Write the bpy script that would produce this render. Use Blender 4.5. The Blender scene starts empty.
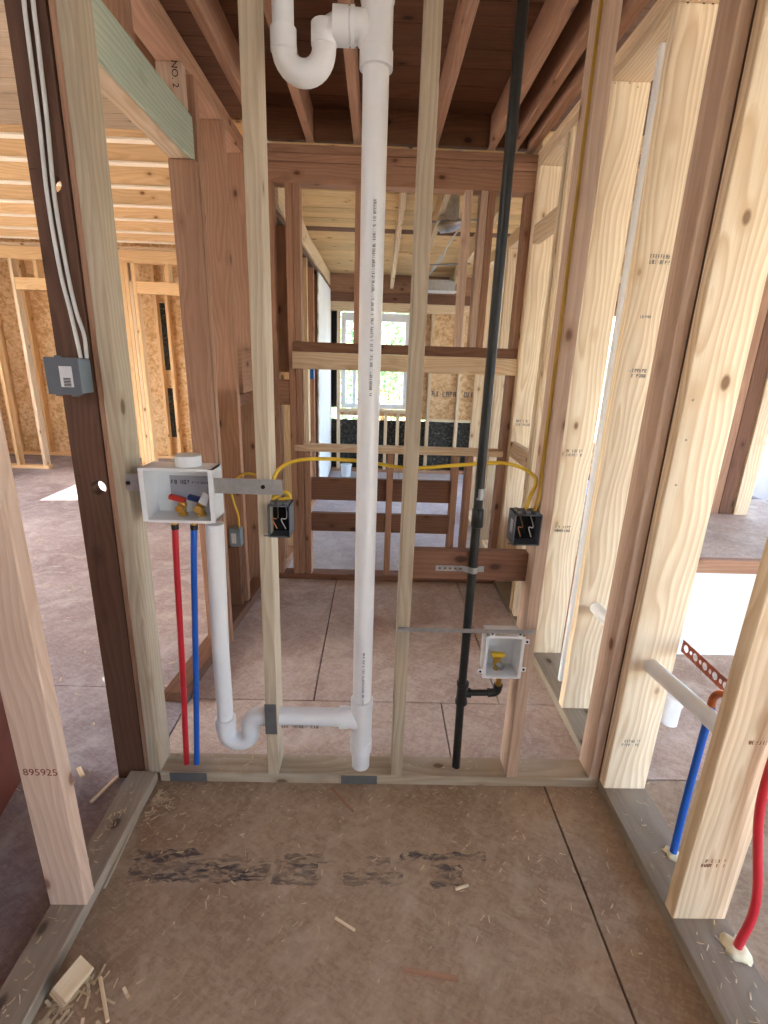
import bpy, bmesh, math, random
from mathutils import Vector, Matrix, Quaternion
random.seed(7)
S = bpy.context.scene
COL = S.collection

# ------------------------------------------------------------------ camera
FPX, PITCH, YAW, ROLL = 495.0, math.radians(17.3), math.radians(1.25), math.radians(-1.92)
CAM = Vector((0, 0, 1.4))
def _cam_matrix():
    B = Matrix(((1, 0, 0), (0, 0, 1), (0, -1, 0)))
    cr, sr = math.cos(ROLL), math.sin(ROLL)
    cp, sp = math.cos(PITCH), math.sin(PITCH)
    cy, sy = math.cos(YAW), math.sin(YAW)
    Rr = Matrix(((cr, -sr, 0), (sr, cr, 0), (0, 0, 1)))
    Rp = Matrix(((1, 0, 0), (0, cp, sp), (0, -sp, cp)))
    Ry = Matrix(((cy, sy, 0), (-sy, cy, 0), (0, 0, 1)))
    return Ry @ B @ Rp @ Rr
CM = _cam_matrix()
cam = bpy.data.cameras.new('camera'); cam_o = bpy.data.objects.new('camera', cam); COL.objects.link(cam_o)
rot = Matrix((CM.col[0], -CM.col[1], -CM.col[2])).transposed()
cam_o.matrix_world = Matrix.Translation(CAM) @ rot.to_4x4()
cam.sensor_fit = 'VERTICAL'; cam.sensor_height = 24; cam.lens = 24 * FPX / 1024; cam.clip_start = .02
S.camera = cam_o

# ------------------------------------------------------------------ world, sun, exposure
W = bpy.data.worlds.new('world'); S.world = W; W.use_nodes = True
wn = W.node_tree.nodes; wl = W.node_tree.links
sky = wn.new('ShaderNodeTexSky'); sky.sky_type = 'NISHITA'; sky.sun_disc = False
sky.sun_elevation = math.radians(42); sky.sun_rotation = math.radians(250); sky.air_density = 1.0; sky.dust_density = 3.0; sky.ozone_density = .7
wl.new(sky.outputs[0], wn['Background'].inputs[0]); wn['Background'].inputs[1].default_value = 0.55
sun = bpy.data.lights.new('sun', 'SUN'); sun.energy = 7; sun.angle = .009; sun.color = (1, .95, .86)
sun_o = bpy.data.objects.new('sun', sun); COL.objects.link(sun_o)
SUN_DIR = Vector((.78, .10, -.62)).normalized()
sun_o.rotation_euler = (-SUN_DIR).to_track_quat('Z', 'Y').to_euler(); sun_o.location = (-8, 3, 8)
vs = S.view_settings; vs.view_transform = 'Standard'; vs.look = 'None'; vs.gamma = 1; vs.use_curve_mapping = False
vs.exposure = 2.4

# ------------------------------------------------------------------ pixel -> place helpers
def ray(x, y): return CM @ Vector(((x - 384) / FPX, (y - 512) / FPX, 1))
def on(x, y, ax, v):
    d = ray(x, y); return CAM + d * ((v - CAM[ax]) / d[ax])
def PX(x, y, v): return on(x, y, 0, v)
def PY(x, y, v): return on(x, y, 1, v)
def PZ(x, y, v=0.0): return on(x, y, 2, v)

# ------------------------------------------------------------------ object helpers
def tag(o, label, cat, group=None):
    o['label'] = label; o['category'] = cat
    if group: o['group'] = group
    return o
def link(name, me, mat=None, parent=None, loc=(0, 0, 0), rot=None):
    o = bpy.data.objects.new(name, me); COL.objects.link(o)
    if me is not None and mat is not None and not me.materials: me.materials.append(mat)
    if parent is not None:
        o.parent = parent
        loc = Vector(loc) - parent.location
    o.location = loc
    if rot is not None: o.rotation_euler = rot
    return o
def empty(name, loc=(0, 0, 0)):
    o = bpy.data.objects.new(name, None); o.empty_display_size = .1; COL.objects.link(o); o.location = loc; return o
def thing(name, label, cat, loc=(0, 0, 0), group=None): return tag(empty(name, loc), label, cat, group)
def setting(name, loc=(0, 0, 0)):
    o = empty(name, loc); o['kind'] = 'structure'; return o
def mesh_from(bm, name='m', smooth=False):
    me = bpy.data.meshes.new(name); bm.normal_update(); bm.to_mesh(me); bm.free()
    if smooth:
        for p in me.polygons: p.use_smooth = True
    return me
def smooth_angle(o, deg=35):
    me = o.data
    for p in me.polygons: p.use_smooth = True
    me.set_sharp_from_angle(angle=math.radians(deg))
_box = {}
def box_mesh(sx, sy, sz, bev, key):
    k = (round(sx, 4), round(sy, 4), round(sz, 4), bev, key)
    if k in _box: return _box[k]
    bm = bmesh.new(); bmesh.ops.create_cube(bm, size=1)
    for v in bm.verts: v.co.x *= sx; v.co.y *= sy; v.co.z *= sz
    if bev: bmesh.ops.bevel(bm, geom=list(bm.edges), offset=bev, segments=1, affect='EDGES')
    _box[k] = mesh_from(bm, 'box'); return _box[k]
def box(name, parent, x0, x1, y0, y1, z0, z1, mat, bev=.002, rot=None):
    sx, sy, sz = abs(x1 - x0), abs(y1 - y0), abs(z1 - z0)
    bev = min(bev, .2 * min(sx, sy, sz))
    return link(name, box_mesh(sx, sy, sz, bev, mat.name), mat, parent, ((x0 + x1) / 2, (y0 + y1) / 2, (z0 + z1) / 2), rot)
def add_box(bm, c, s, R=None):
    r = bmesh.ops.create_cube(bm, size=1)['verts']
    for v in r:
        p = Vector((v.co.x * s[0], v.co.y * s[1], v.co.z * s[2]))
        v.co = Vector(c) + (R @ p if R is not None else p)
    return r
def lumber(name, parent, x0, x1, y0, y1, z0, z1, tone, rot=None):
    d = (x1 - x0, y1 - y0, z1 - z0); ax = 'xyz'[max(range(3), key=lambda i: abs(d[i]))]
    return box(name, parent, x0, x1, y0, y1, z0, z1, wood(tone, ax), .0025, rot)
def sweep(bm, pts, rad, n=14, caps=True):
    pts = [Vector(p) for p in pts]; m = len(pts)
    rr = rad if isinstance(rad, (list, tuple)) else [rad] * m
    tg = []
    for i in range(m):
        a = pts[max(i - 1, 0)]; b = pts[min(i + 1, m - 1)]; t = (b - a)
        if t.length < 1e-9: t = tg[-1].copy() if tg else Vector((0, 0, 1))
        tg.append(t.normalized())
    up = Vector((0, 0, 1)) if abs(tg[0].z) < .9 else Vector((1, 0, 0))
    nrm = (up - tg[0] * up.dot(tg[0])).normalized(); rings = []
    for i in range(m):
        if i:
            q = tg[i - 1].rotation_difference(tg[i]); nrm = (q @ nrm); nrm = (nrm - tg[i] * nrm.dot(tg[i])).normalized()
        bi = tg[i].cross(nrm)
        rings.append([bm.verts.new(pts[i] + (nrm * math.cos(2 * math.pi * k / n) + bi * math.sin(2 * math.pi * k / n)) * rr[i]) for k in range(n)])
    for i in range(m - 1):
        for k in range(n):
            bm.faces.new((rings[i][k], rings[i][(k + 1) % n], rings[i + 1][(k + 1) % n], rings[i + 1][k]))
    if caps:
        bm.faces.new(rings[0][::-1]); bm.faces.new(rings[-1])
def pipe(name, parent, pts, rad, mat, n=16, origin=None):
    o0 = Vector(origin) if origin is not None else Vector(pts[0])
    bm = bmesh.new(); sweep(bm, [Vector(p) - o0 for p in pts], rad, n)
    bmesh.ops.recalc_face_normals(bm, faces=bm.faces)
    o = link(name, mesh_from(bm, name), mat, parent, o0); smooth_angle(o, 50); return o
def spline(ctrl, n=10):
    c = [Vector(p) for p in ctrl]; c = [c[0] * 2 - c[1]] + c + [c[-1] * 2 - c[-2]]; out = []
    for i in range(1, len(c) - 2):
        for k in range(n):
            t = k / n; p0, p1, p2, p3 = c[i - 1:i + 3]
            out.append(.5 * ((2 * p1) + (p2 - p0) * t + (2 * p0 - 5 * p1 + 4 * p2 - p3) * t * t + (3 * p1 - p0 - 3 * p2 + p3) * t ** 3))
    out.append(c[-2]); return out
def arc(cx, y, cz, r, a0, a1, n=12):
    return [Vector((cx + r * math.cos(math.radians(a0 + (a1 - a0) * i / n)), y, cz + r * math.sin(math.radians(a0 + (a1 - a0) * i / n)))) for i in range(n + 1)]

# ------------------------------------------------------------------ materials
def lin(c):
    f = lambda u: u / 12.92 if u <= .04045 else ((u + .055) / 1.055) ** 2.4
    return tuple(f(v / 255) for v in c) + (1,)
def new_mat(name):
    m = bpy.data.materials.new(name); m.use_nodes = True; nt = m.node_tree
    return m, nt, nt.nodes['Principled BSDF'], nt.nodes, nt.links
def ramp(nt, src, stops):
    r = nt.nodes.new('ShaderNodeValToRGB'); e = r.color_ramp.elements
    e[0].position, e[0].color = stops[0]; e[1].position, e[1].color = stops[-1]
    for p, c in stops[1:-1]:
        k = e.new(p); k.color = c
    nt.links.new(src, r.inputs[0]); return r.outputs[0]
def mixc(nt, a, b, fac, mode='MIX'):
    m = nt.nodes.new('ShaderNodeMix'); m.data_type = 'RGBA'; m.blend_type = mode
    for sock, v in ((m.inputs[6], a), (m.inputs[7], b), (m.inputs[0], fac)):
        if hasattr(v, 'links'): nt.links.new(v, sock)
        else: sock.default_value = v
    return m.outputs[2]
def noise(nt, vec, scale, detail=3, rough=.55, dist=0):
    n = nt.nodes.new('ShaderNodeTexNoise'); n.inputs['Scale'].default_value = scale; n.inputs['Detail'].default_value = detail
    n.inputs['Roughness'].default_value = rough; n.inputs['Distortion'].default_value = dist
    if vec is not None: nt.links.new(vec, n.inputs['Vector'])
    return n.outputs[0]
def vmath(nt, op, a, b):
    v = nt.nodes.new('ShaderNodeVectorMath'); v.operation = op
    for s, x in ((v.inputs[0], a), (v.inputs[1], b)):
        if hasattr(x, 'links'): nt.links.new(x, s)
        else: s.default_value = x
    return v.outputs[0]
def fmath(nt, op, a, b=0.0, clamp=False):
    v = nt.nodes.new('ShaderNodeMath'); v.operation = op; v.use_clamp = clamp
    for s, x in ((v.inputs[0], a), (v.inputs[1], b)):
        if hasattr(x, 'links'): nt.links.new(x, s)
        else: s.default_value = x
    return v.outputs[0]
TONES = {  # light wood, dark grain, knot, dirt amount, ring strength
    'pale':  ((232, 217, 190), (206, 178, 140), (112, 76, 50), .26, .8),
    'pine':  ((224, 202, 170), (196, 164, 126), (116, 78, 50), .18, .7),
    'honey': ((236, 204, 158), (212, 172, 122), (124, 80, 46), .12, .6),
    'tan':   ((190, 176, 154), (164, 146, 122), (100, 76, 56), .3, .6),
    'pink':  ((204, 178, 158), (178, 148, 126), (112, 74, 54), .25, .5),
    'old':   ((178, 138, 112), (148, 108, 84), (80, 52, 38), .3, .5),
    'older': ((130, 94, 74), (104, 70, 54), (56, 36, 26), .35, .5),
    'dark':  ((96, 68, 54), (72, 48, 36), (40, 26, 20), .4, .5),
    'green': ((182, 190, 172), (152, 160, 140), (98, 96, 76), .25, .6),
    'plate': ((156, 144, 128), (132, 118, 102), (78, 66, 56), .35, .35),
    'roof':  ((126, 88, 64), (96, 64, 46), (46, 30, 22), .4, .5),
    'deck':  ((238, 208, 156), (212, 172, 116), (100, 66, 42), .25, .5),
}
_wood = {}
def wood(tone, ax):
    k = (tone, ax)
    if k in _wood: return _wood[k]
    lt, dk, kn, dirt, ringk = TONES[tone]
    m, nt, bs, N, L = new_mat('wood_%s_%s' % (tone, ax))
    tc = N.new('ShaderNodeTexCoord'); oi = N.new('ShaderNodeObjectInfo')
    comb = N.new('ShaderNodeCombineXYZ'); sep = N.new('ShaderNodeSeparateXYZ'); L.new(tc.outputs['Object'], sep.inputs[0])
    order = {'x': (1, 2, 0), 'y': (0, 2, 1), 'z': (0, 1, 2)}[ax]
    for i in range(3): L.new(sep.outputs[order[i]], comb.inputs[i])
    rnd = N.new('ShaderNodeCombineXYZ')
    L.new(fmath(nt, 'MULTIPLY', oi.outputs['Random'], 13.7), rnd.inputs[2]); L.new(fmath(nt, 'MULTIPLY', oi.outputs['Random'], 37.1), rnd.inputs[0])
    base = comb.outputs[0]
    P = vmath(nt, 'ADD', base, rnd.outputs[0])
    # growth rings round an axis outside the board, bent slowly along its length
    slow = N.new('ShaderNodeTexNoise'); slow.inputs['Scale'].default_value = 1.0; slow.inputs['Detail'].default_value = 2
    L.new(vmath(nt, 'MULTIPLY', P, (5, 5, 1.5)), slow.inputs['Vector'])
    bend = vmath(nt, 'MULTIPLY', vmath(nt, 'SUBTRACT', slow.outputs['Color'], (.5, .5, .5)), (.11, .11, 0))
    ctr = N.new('ShaderNodeCombineXYZ')
    L.new(fmath(nt, 'SUBTRACT', fmath(nt, 'MULTIPLY', oi.outputs['Random'], .10), .05), ctr.inputs[0]); ctr.inputs[1].default_value = .045
    RP = vmath(nt, 'ADD', vmath(nt, 'ADD', base, bend), ctr.outputs[0])
    wv = N.new('ShaderNodeTexWave'); wv.wave_type = 'RINGS'; wv.rings_direction = 'Z'; wv.wave_profile = 'SAW'
    wv.inputs['Scale'].default_value = 20; wv.inputs['Distortion'].default_value = .5; wv.inputs['Detail'].default_value = 2
    L.new(vmath(nt, 'MULTIPLY', RP, (1, 1, 0)), wv.inputs['Vector'])
    fib = noise(nt, vmath(nt, 'MULTIPLY', P, (260, 260, 6)), 1, 3)
    blot = noise(nt, vmath(nt, 'MULTIPLY', P, (9, 9, 2.2)), 1, 4, .6)
    ring = ramp(nt, wv.outputs[0], [(.2, (0, 0, 0, 1)), (.85, (1, 1, 1, 1)), (1, (.2, .2, .2, 1))])
    c = mixc(nt, lin(lt), lin(dk), fmath(nt, 'MULTIPLY', ring, ringk))
    c = mixc(nt, c, lin(dk), fmath(nt, 'MULTIPLY', ramp(nt, fib, [(.45, (0, 0, 0, 1)), (.75, (1, 1, 1, 1))]), .5))
    vo = N.new('ShaderNodeTexVoronoi'); vo.inputs['Scale'].default_value = 1
    L.new(vmath(nt, 'MULTIPLY', P, (9, 9, 5.2)), vo.inputs['Vector'])
    kd = fmath(nt, 'ADD', vo.outputs['Distance'], fmath(nt, 'MULTIPLY', fmath(nt, 'SUBTRACT', blot, .5), .1))
    c = mixc(nt, c, lin(dk), fmath(nt, 'MULTIPLY', ramp(nt, kd, [(.10, (1, 1, 1, 1)), (.26, (0, 0, 0, 1))]), .8))
    c = mixc(nt, c, lin(kn), fmath(nt, 'MULTIPLY', ramp(nt, kd, [(.075, (1, 1, 1, 1)), (.125, (0, 0, 0, 1))]), .85))
    dirtc = tuple(v * .55 for v in lin(dk)[:3]) + (1,)
    c = mixc(nt, c, dirtc, fmath(nt, 'MULTIPLY', ramp(nt, blot, [(.45, (0, 0, 0, 1)), (.75, (1, 1, 1, 1))]), dirt))
    hv = N.new('ShaderNodeHueSaturation'); L.new(c, hv.inputs['Color'])
    L.new(fmath(nt, 'ADD', fmath(nt, 'MULTIPLY', oi.outputs['Random'], .22), .9), hv.inputs['Value'])
    L.new(hv.outputs[0], bs.inputs['Base Color']); bs.inputs['Roughness'].default_value = .7
    bs.inputs['Specular IOR Level'].default_value = .25
    bp = N.new('ShaderNodeBump'); bp.inputs['Strength'].default_value = .25; bp.inputs['Distance'].default_value = .001
    L.new(fib, bp.inputs['Height']); L.new(bp.outputs[0], bs.inputs['Normal'])
    _wood[k] = m; return m
def plain(name, c, rough=.5, metal=0, var=.12, scale=18, spec=.4):
    m, nt, bs, N, L = new_mat(name); tc = N.new('ShaderNodeTexCoord')
    n = noise(nt, tc.outputs['Object'], scale, 4)
    b = lin(c); d = tuple(v * (1 - var * 2) for v in b[:3]) + (1,)
    L.new(mixc(nt, d, b, ramp(nt, n, [(.3, (0, 0, 0, 1)), (.65, (1, 1, 1, 1))])), bs.inputs['Base Color'])
    bs.inputs['Roughness'].default_value = rough; bs.inputs['Metallic'].default_value = metal; bs.inputs['Specular IOR Level'].default_value = spec
    return m
def osb(name, c1, c2, c3):
    m, nt, bs, N, L = new_mat(name); tc = N.new('ShaderNodeTexCoord')
    p = tc.outputs['Object']; acc = None
    for i, rx in enumerate((.35, 1.2, 2.1, 2.8)):
        mp = N.new('ShaderNodeMapping'); mp.inputs['Rotation'].default_value = (0, rx, 0); L.new(p, mp.inputs[0])
        vo = N.new('ShaderNodeTexVoronoi'); vo.inputs['Scale'].default_value = 1
        L.new(vmath(nt, 'ADD', vmath(nt, 'MULTIPLY', mp.outputs[0], (9, 30, 42)), (i * 7.3, i * 3.1, 0)), vo.inputs['Vector'])
        s = N.new('ShaderNodeSeparateColor'); L.new(vo.outputs['Color'], s.inputs[0])
        acc = s.outputs[0] if acc is None else fmath(nt, 'ADD', acc, s.outputs[0])
    v = fmath(nt, 'MULTIPLY', acc, .25)
    c = ramp(nt, v, [(.25, lin(c2)), (.5, lin(c1)), (.75, lin(c3))])
    big = noise(nt, p, 2.5, 4)
    c = mixc(nt, c, lin(c2), fmath(nt, 'MULTIPLY', ramp(nt, big, [(.45, (0, 0, 0, 1)), (.7, (1, 1, 1, 1))]), .3))
    L.new(c, bs.inputs['Base Color']); bs.inputs['Roughness'].default_value = .75; bs.inputs['Specular IOR Level'].default_value = .2
    return m
def subfloor(name, c1, c2, c3, dust, stamp=False):
    """trodden plywood / strand board; world coordinates so panels run on"""
    m, nt, bs, N, L = new_mat(name); g = N.new('ShaderNodeNewGeometry'); p = g.outputs['Position']
    big = noise(nt, p, 1.7, 5, .6, .6); mid = noise(nt, p, 6, 5, .65, 1.0)
    c = ramp(nt, big, [(.3, lin(c2)), (.5, lin(c1)), (.7, lin(c3))])
    fl = None
    for i, (sx, sy) in enumerate(((22, 150), (26, 130), (70, 80))):
        vo = N.new('ShaderNodeTexVoronoi'); vo.inputs['Scale'].default_value = 1
        mp = N.new('ShaderNodeMapping'); mp.inputs['Rotation'].default_value = (0, 0, (.5, 2.2, 1.2)[i]); L.new(p, mp.inputs[0])
        q = vmath(nt, 'MULTIPLY', mp.outputs[0], (sx, sy, 1))
        L.new(q, vo.inputs['Vector']); s = N.new('ShaderNodeSeparateColor'); L.new(vo.outputs['Color'], s.inputs[0])
        fl = s.outputs[i] if fl is None else fmath(nt, 'ADD', fl, s.outputs[i])
    fl = fmath(nt, 'MULTIPLY', fl, .333)
    c = mixc(nt, c, lin(c2), fmath(nt, 'MULTIPLY', ramp(nt, fl, [(.3, (1, 1, 1, 1)), (.5, (0, 0, 0, 1))]), .35))
    c = mixc(nt, c, lin(c3), fmath(nt, 'MULTIPLY', ramp(nt, fl, [(.5, (0, 0, 0, 1)), (.75, (1, 1, 1, 1))]), .35))
    fine = noise(nt, vmath(nt, 'MULTIPLY', p, (1, 1.6, 1)), 34, 6, .7, 1.2)
    c = mixc(nt, c, lin(c2), fmath(nt, 'MULTIPLY', ramp(nt, fine, [(.5, (0, 0, 0, 1)), (.68, (1, 1, 1, 1))]), .6))
    c = mixc(nt, c, lin(dust), fmath(nt, 'MULTIPLY', ramp(nt, fine, [(.30, (1, 1, 1, 1)), (.44, (0, 0, 0, 1))]), .5))
    c = mixc(nt, c, lin(dust), fmath(nt, 'MULTIPLY', ramp(nt, mid, [(.48, (0, 0, 0, 1)), (.75, (1, 1, 1, 1))]), .75))
    if stamp:   # faded, smeared blue-black mill stamp printed on the sheet
        nz = N.new('ShaderNodeTexNoise'); nz.inputs['Scale'].default_value = 22; nz.inputs['Detail'].default_value = 4; L.new(p, nz.inputs['Vector'])
        pj = vmath(nt, 'ADD', p, vmath(nt, 'MULTIPLY', vmath(nt, 'SUBTRACT', nz.outputs['Color'], (.5, .5, .5)), (.07, .035, 0)))
        sp = N.new('ShaderNodeSeparateXYZ'); L.new(pj, sp.inputs[0]); x, y = sp.outputs[0], sp.outputs[1]
        def band(v, a, b): return fmath(nt, 'MULTIPLY', fmath(nt, 'GREATER_THAN', v, a), fmath(nt, 'LESS_THAN', v, b))
        tot = None
        for x0, x1, y0, y1, st in STAMP:
            r = fmath(nt, 'MULTIPLY', fmath(nt, 'MULTIPLY', band(x, x0, x1), band(y, y0, y1)), st)
            tot = r if tot is None else fmath(nt, 'MAXIMUM', tot, r)
        br = noise(nt, vmath(nt, 'MULTIPLY', p, (28, 75, 1)), 1, 4, .6, .8)
        sm = noise(nt, vmath(nt, 'MULTIPLY', p, (7, 30, 1)), 1, 3, .6)
        k = fmath(nt, 'MULTIPLY', ramp(nt, br, [(.40, (0, 0, 0, 1)), (.56, (1, 1, 1, 1))]), ramp(nt, sm, [(.35, (.35, .35, .35, 1)), (.55, (1, 1, 1, 1))]))
        c = mixc(nt, c, lin((52, 52, 60)), fmath(nt, 'MULTIPLY', tot, k))
    L.new(c, bs.inputs['Base Color']); bs.inputs['Roughness'].default_value = .7; bs.inputs['Specular IOR Level'].default_value = .2
    bp = N.new('ShaderNodeBump'); bp.inputs['Strength'].default_value = .5; bp.inputs['Distance'].default_value = .003
    L.new(fmath(nt, 'ADD', fl, mid), bp.inputs['Height']); L.new(bp.outputs[0], bs.inputs['Normal'])
    return m
_a = PZ(128, 872); _b = PZ(486, 850); _t = PZ(300, 852).y; _bt = PZ(300, 884).y
def _sx(px): return PZ(px, 868).x
STAMP = [(_sx(130), _sx(200), _bt, _t, .8), (_sx(200), _sx(270), _bt + .005, _t - .04, .9), (_sx(216), _sx(246), _t - .025, _t - .008, .6), (_sx(276), _sx(318), _bt, _t - .035, .75),
         (_sx(280), _sx(325), _t - .03, _t - .008, .6), (_sx(345), _sx(402), _bt, _t - .06, .75), (_sx(366), _sx(392), _t - .04, _t - .012, .7),
         (_sx(400), _sx(487), _t - .018, _t + .004, .85), (_sx(432), _sx(462), _bt - .005, _t - .03, .8), (_sx(120), _sx(330), _t - .032, _t - .022, .55)]
M_FLOOR_NEAR = subfloor('floor_near', (164, 141, 117), (138, 115, 94), (178, 156, 132), (190, 172, 150), True)
M_FLOOR_MID = subfloor('floor_mid', (188, 168, 156), (162, 138, 126), (204, 188, 178), (218, 206, 198))
M_FLOOR_HALL = subfloor('floor_hall', (150, 140, 144), (126, 114, 117), (166, 158, 162), (184, 180, 184))
M_FLOOR_RIGHT = subfloor('floor_right', (192, 168, 150), (164, 138, 120), (208, 186, 170), (220, 206, 192))
M_FLOOR_FAR = subfloor('floor_far', (184, 178, 182), (160, 152, 156), (198, 194, 198), (208, 206, 210))
M_OSB = osb('osb_gold', (228, 192, 142), (202, 158, 108), (242, 214, 172))
M_OSB2 = osb('osb_tan', (214, 178, 136), (186, 148, 108), (230, 202, 164))
M_LIT_EDGE = plain('lit_joist_edge', (250, 240, 218), .6, 0, .05, 6, .3)  # near-white colour that paints bounce light on the hall joist bottoms
M_BLACK = plain('black_paper', (38, 36, 36), .6, 0, .3, 30)
M_PVC = plain('white_pvc', (230, 232, 234), .3, 0, .04, 6, .5)
M_STEEL = plain('galvanised_steel', (176, 178, 180), .38, .8, .1, 40)
M_PLATE = plain('nail_plate_steel', (104, 104, 104), .6, .15, .1, 40)
M_GREYBOX = plain('grey_box', (92, 97, 104), .5, 0, .06, 20)
M_GREYBOX2 = plain('grey_box_side', (128, 142, 150), .5, 0, .06, 20)
M_INK = plain('ink', (46, 40, 40), .8, 0, .1, 60, .1)
M_INKR = plain('red_brown_ink', (120, 60, 44), .8, 0, .1, 60, .1)
M_INKG = plain('grey_ink', (96, 96, 100), .8, 0, .1, 60, .1)
M_RED = plain('red_pex', (196, 40, 52), .35, 0, .05, 10, .5)
M_BLUE = plain('blue_pex', (24, 92, 190), .35, 0, .05, 10, .5)
M_LEVR = plain('dark_red_plastic', (164, 44, 36), .4, 0, .06, 12)
M_LEVB = plain('navy_plastic', (34, 46, 92), .4, 0, .06, 12)
M_BRASS = plain('brass', (206, 164, 84), .3, .9, .08, 40)
M_COPPER = plain('copper', (206, 122, 74), .35, .85, .12, 30)
M_COPSTRAP = plain('copper_plated_strap', (176, 92, 62), .45, .6, .12, 30)
M_IRON = plain('black_iron', (44, 46, 46), .38, .35, .15, 30, .5)
M_YELLOW = plain('yellow_sheath', (222, 184, 52), .45, 0, .06, 20)
M_OLIVE = plain('dull_yellow_sheath', (176, 138, 44), .5, 0, .08, 20)
M_GREYCABLE = plain('grey_white_sheath', (206, 206, 204), .5, 0, .06, 20)
M_BOXWHITE = plain('white_plastic', (226, 228, 230), .4, 0, .04, 12, .5)
M_LABEL = plain('paper_label', (206, 206, 208), .7, 0, .04, 30, .2)
M_LABELG = plain('grey_label', (168, 166, 172), .7, 0, .04, 30, .2)
M_WHITEWALL = plain('white_wallboard', (232, 234, 236), .8, 0, .04, 5, .2)
M_PANEL = plain('white_panel', (236, 238, 240), .55, 0, .02, 3, .3)
M_VINYL = plain('white_vinyl', (232, 234, 238), .4, 0, .03, 6, .4)
M_FOAM = plain('cream_foam', (232, 220, 186), .8, 0, .1, 60, .2)
M_SHAVE = plain('wood_shaving', (214, 192, 160), .8, 0, .2, 30, .2)
M_FOIL = plain('foil_duct', (190, 192, 196), .28, .9, .15, 30)
M_REDPANEL = plain('red_brown_panel', (120, 66, 54), .55, 0, .12, 6, .3)
M_WIRE = plain('copper_wire', (206, 140, 100), .35, .6, .1, 40)
M_BLUETAPE = plain('blue_plastic', (30, 110, 200), .5, 0, .05, 10)
M_RUBBER = plain('dark_inside', (26, 26, 28), .7, 0, .1, 20, .2)
M_LEAF = []
for i, c in enumerate(((120, 170, 84), (86, 140, 76), (150, 190, 120))): M_LEAF.append(plain('leaf_%d' % i, c, .6, 0, .2, 8, .3))
M_FLOWER = plain('orange_flower', (236, 150, 80), .6, 0, .1, 8)
M_BARK = plain('bark', (110, 88, 70), .85, 0, .2, 20, .1)
M_GRASS = plain('yard_ground', (168, 166, 152), .9, 0, .25, .8, .1)
m_, nt_, bs_, N_, L_ = new_mat('window_glass')
bs_.inputs['Base Color'].default_value = (.9, .97, 1, 1); bs_.inputs['Roughness'].default_value = .02; bs_.inputs['Alpha'].default_value = .12
M_GLASS = m_

def _speck():
    m, nt, bs, N, L = new_mat('speckled_black_paper'); tcx = N.new('ShaderNodeTexCoord')
    nn = noise(nt, tcx.outputs['Object'], 30, 5, .7); L.new(ramp(nt, nn, [(.45, lin((22, 22, 22))), (.6, lin((70, 66, 60))), (.72, lin((170, 160, 146)))]), bs.inputs['Base Color']); bs.inputs['Roughness'].default_value = .7
    return m
M_SPECK = _speck()

# ------------------------------------------------------------------ marks
def marks(name, parent, org, u, v, h, n, mat, gap=.35, off=.0012, seed=1):
    """a line of small stroke-built characters too small to read in the photograph"""
    rr = random.Random(seed); u = Vector(u).normalized(); v = Vector(v).normalized(); w = u.cross(v)
    bm = bmesh.new(); x = 0; cw = h * .55; t = h * .17
    def bar(a0, b0, a1, b1):
        bm.faces.new([bm.verts.new(u * a + v * b + w * off) for a, b in ((a0, b0), (a1, b0), (a1, b1), (a0, b1))])
    for i in range(n):
        if rr.random() < .07: x += cw * (1 + gap); continue
        if rr.random() < .7: bar(x, 0, x + t, h)
        if rr.random() < .6: bar(x + cw - t, 0 if rr.random() < .6 else h * .5, x + cw, h)
        if rr.random() < .7: bar(x + t, h - t, x + cw - t, h)
        if rr.random() < .6: bar(x + t, h * .42, x + cw - t, h * .42 + t)
        if rr.random() < .6: bar(x + t, 0, x + cw - t, t)
        x += cw * (1 + gap)
    return link(name, mesh_from(bm), mat, parent, org)
def text(name, parent, s, org, u, v, h, mat, off=.0012):
    cu = bpy.data.curves.new('t', 'FONT'); cu.body = s; cu.size = h * 1.4
    to = bpy.data.objects.new('t', cu); COL.objects.link(to)
    dg = bpy.context.evaluated_depsgraph_get(); me = bpy.data.meshes.new_from_object(to.evaluated_get(dg))
    bpy.data.objects.remove(to); u = Vector(u).normalized(); v = Vector(v).normalized(); w = u.cross(v)
    for q in me.vertices: q.co = u * q.co.x + v * q.co.y + w * (off + q.co.z)
    return link(name, me, mat, parent, org)

# ================================================================== SETTING
PF, PB = 1.345, 1.434            # partition front / back
LX0, LX1 = -.80, -.71            # left wall
RX0, RX1 = .80, .94              # right wall (two-by-six)
BF, BB = 2.97, 3.06              # back wall
FARY = 6.2

# ---- ground outside
bm = bmesh.new(); bmesh.ops.create_grid(bm, x_segments=40, y_segments=40, size=45)
for q in bm.verts: q.co.z = -.62 + .06 * math.sin(q.co.x * .7) * math.cos(q.co.y * .9)
g = link('ground', mesh_from(bm, smooth=True), M_GRASS); g['kind'] = 'structure'

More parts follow.
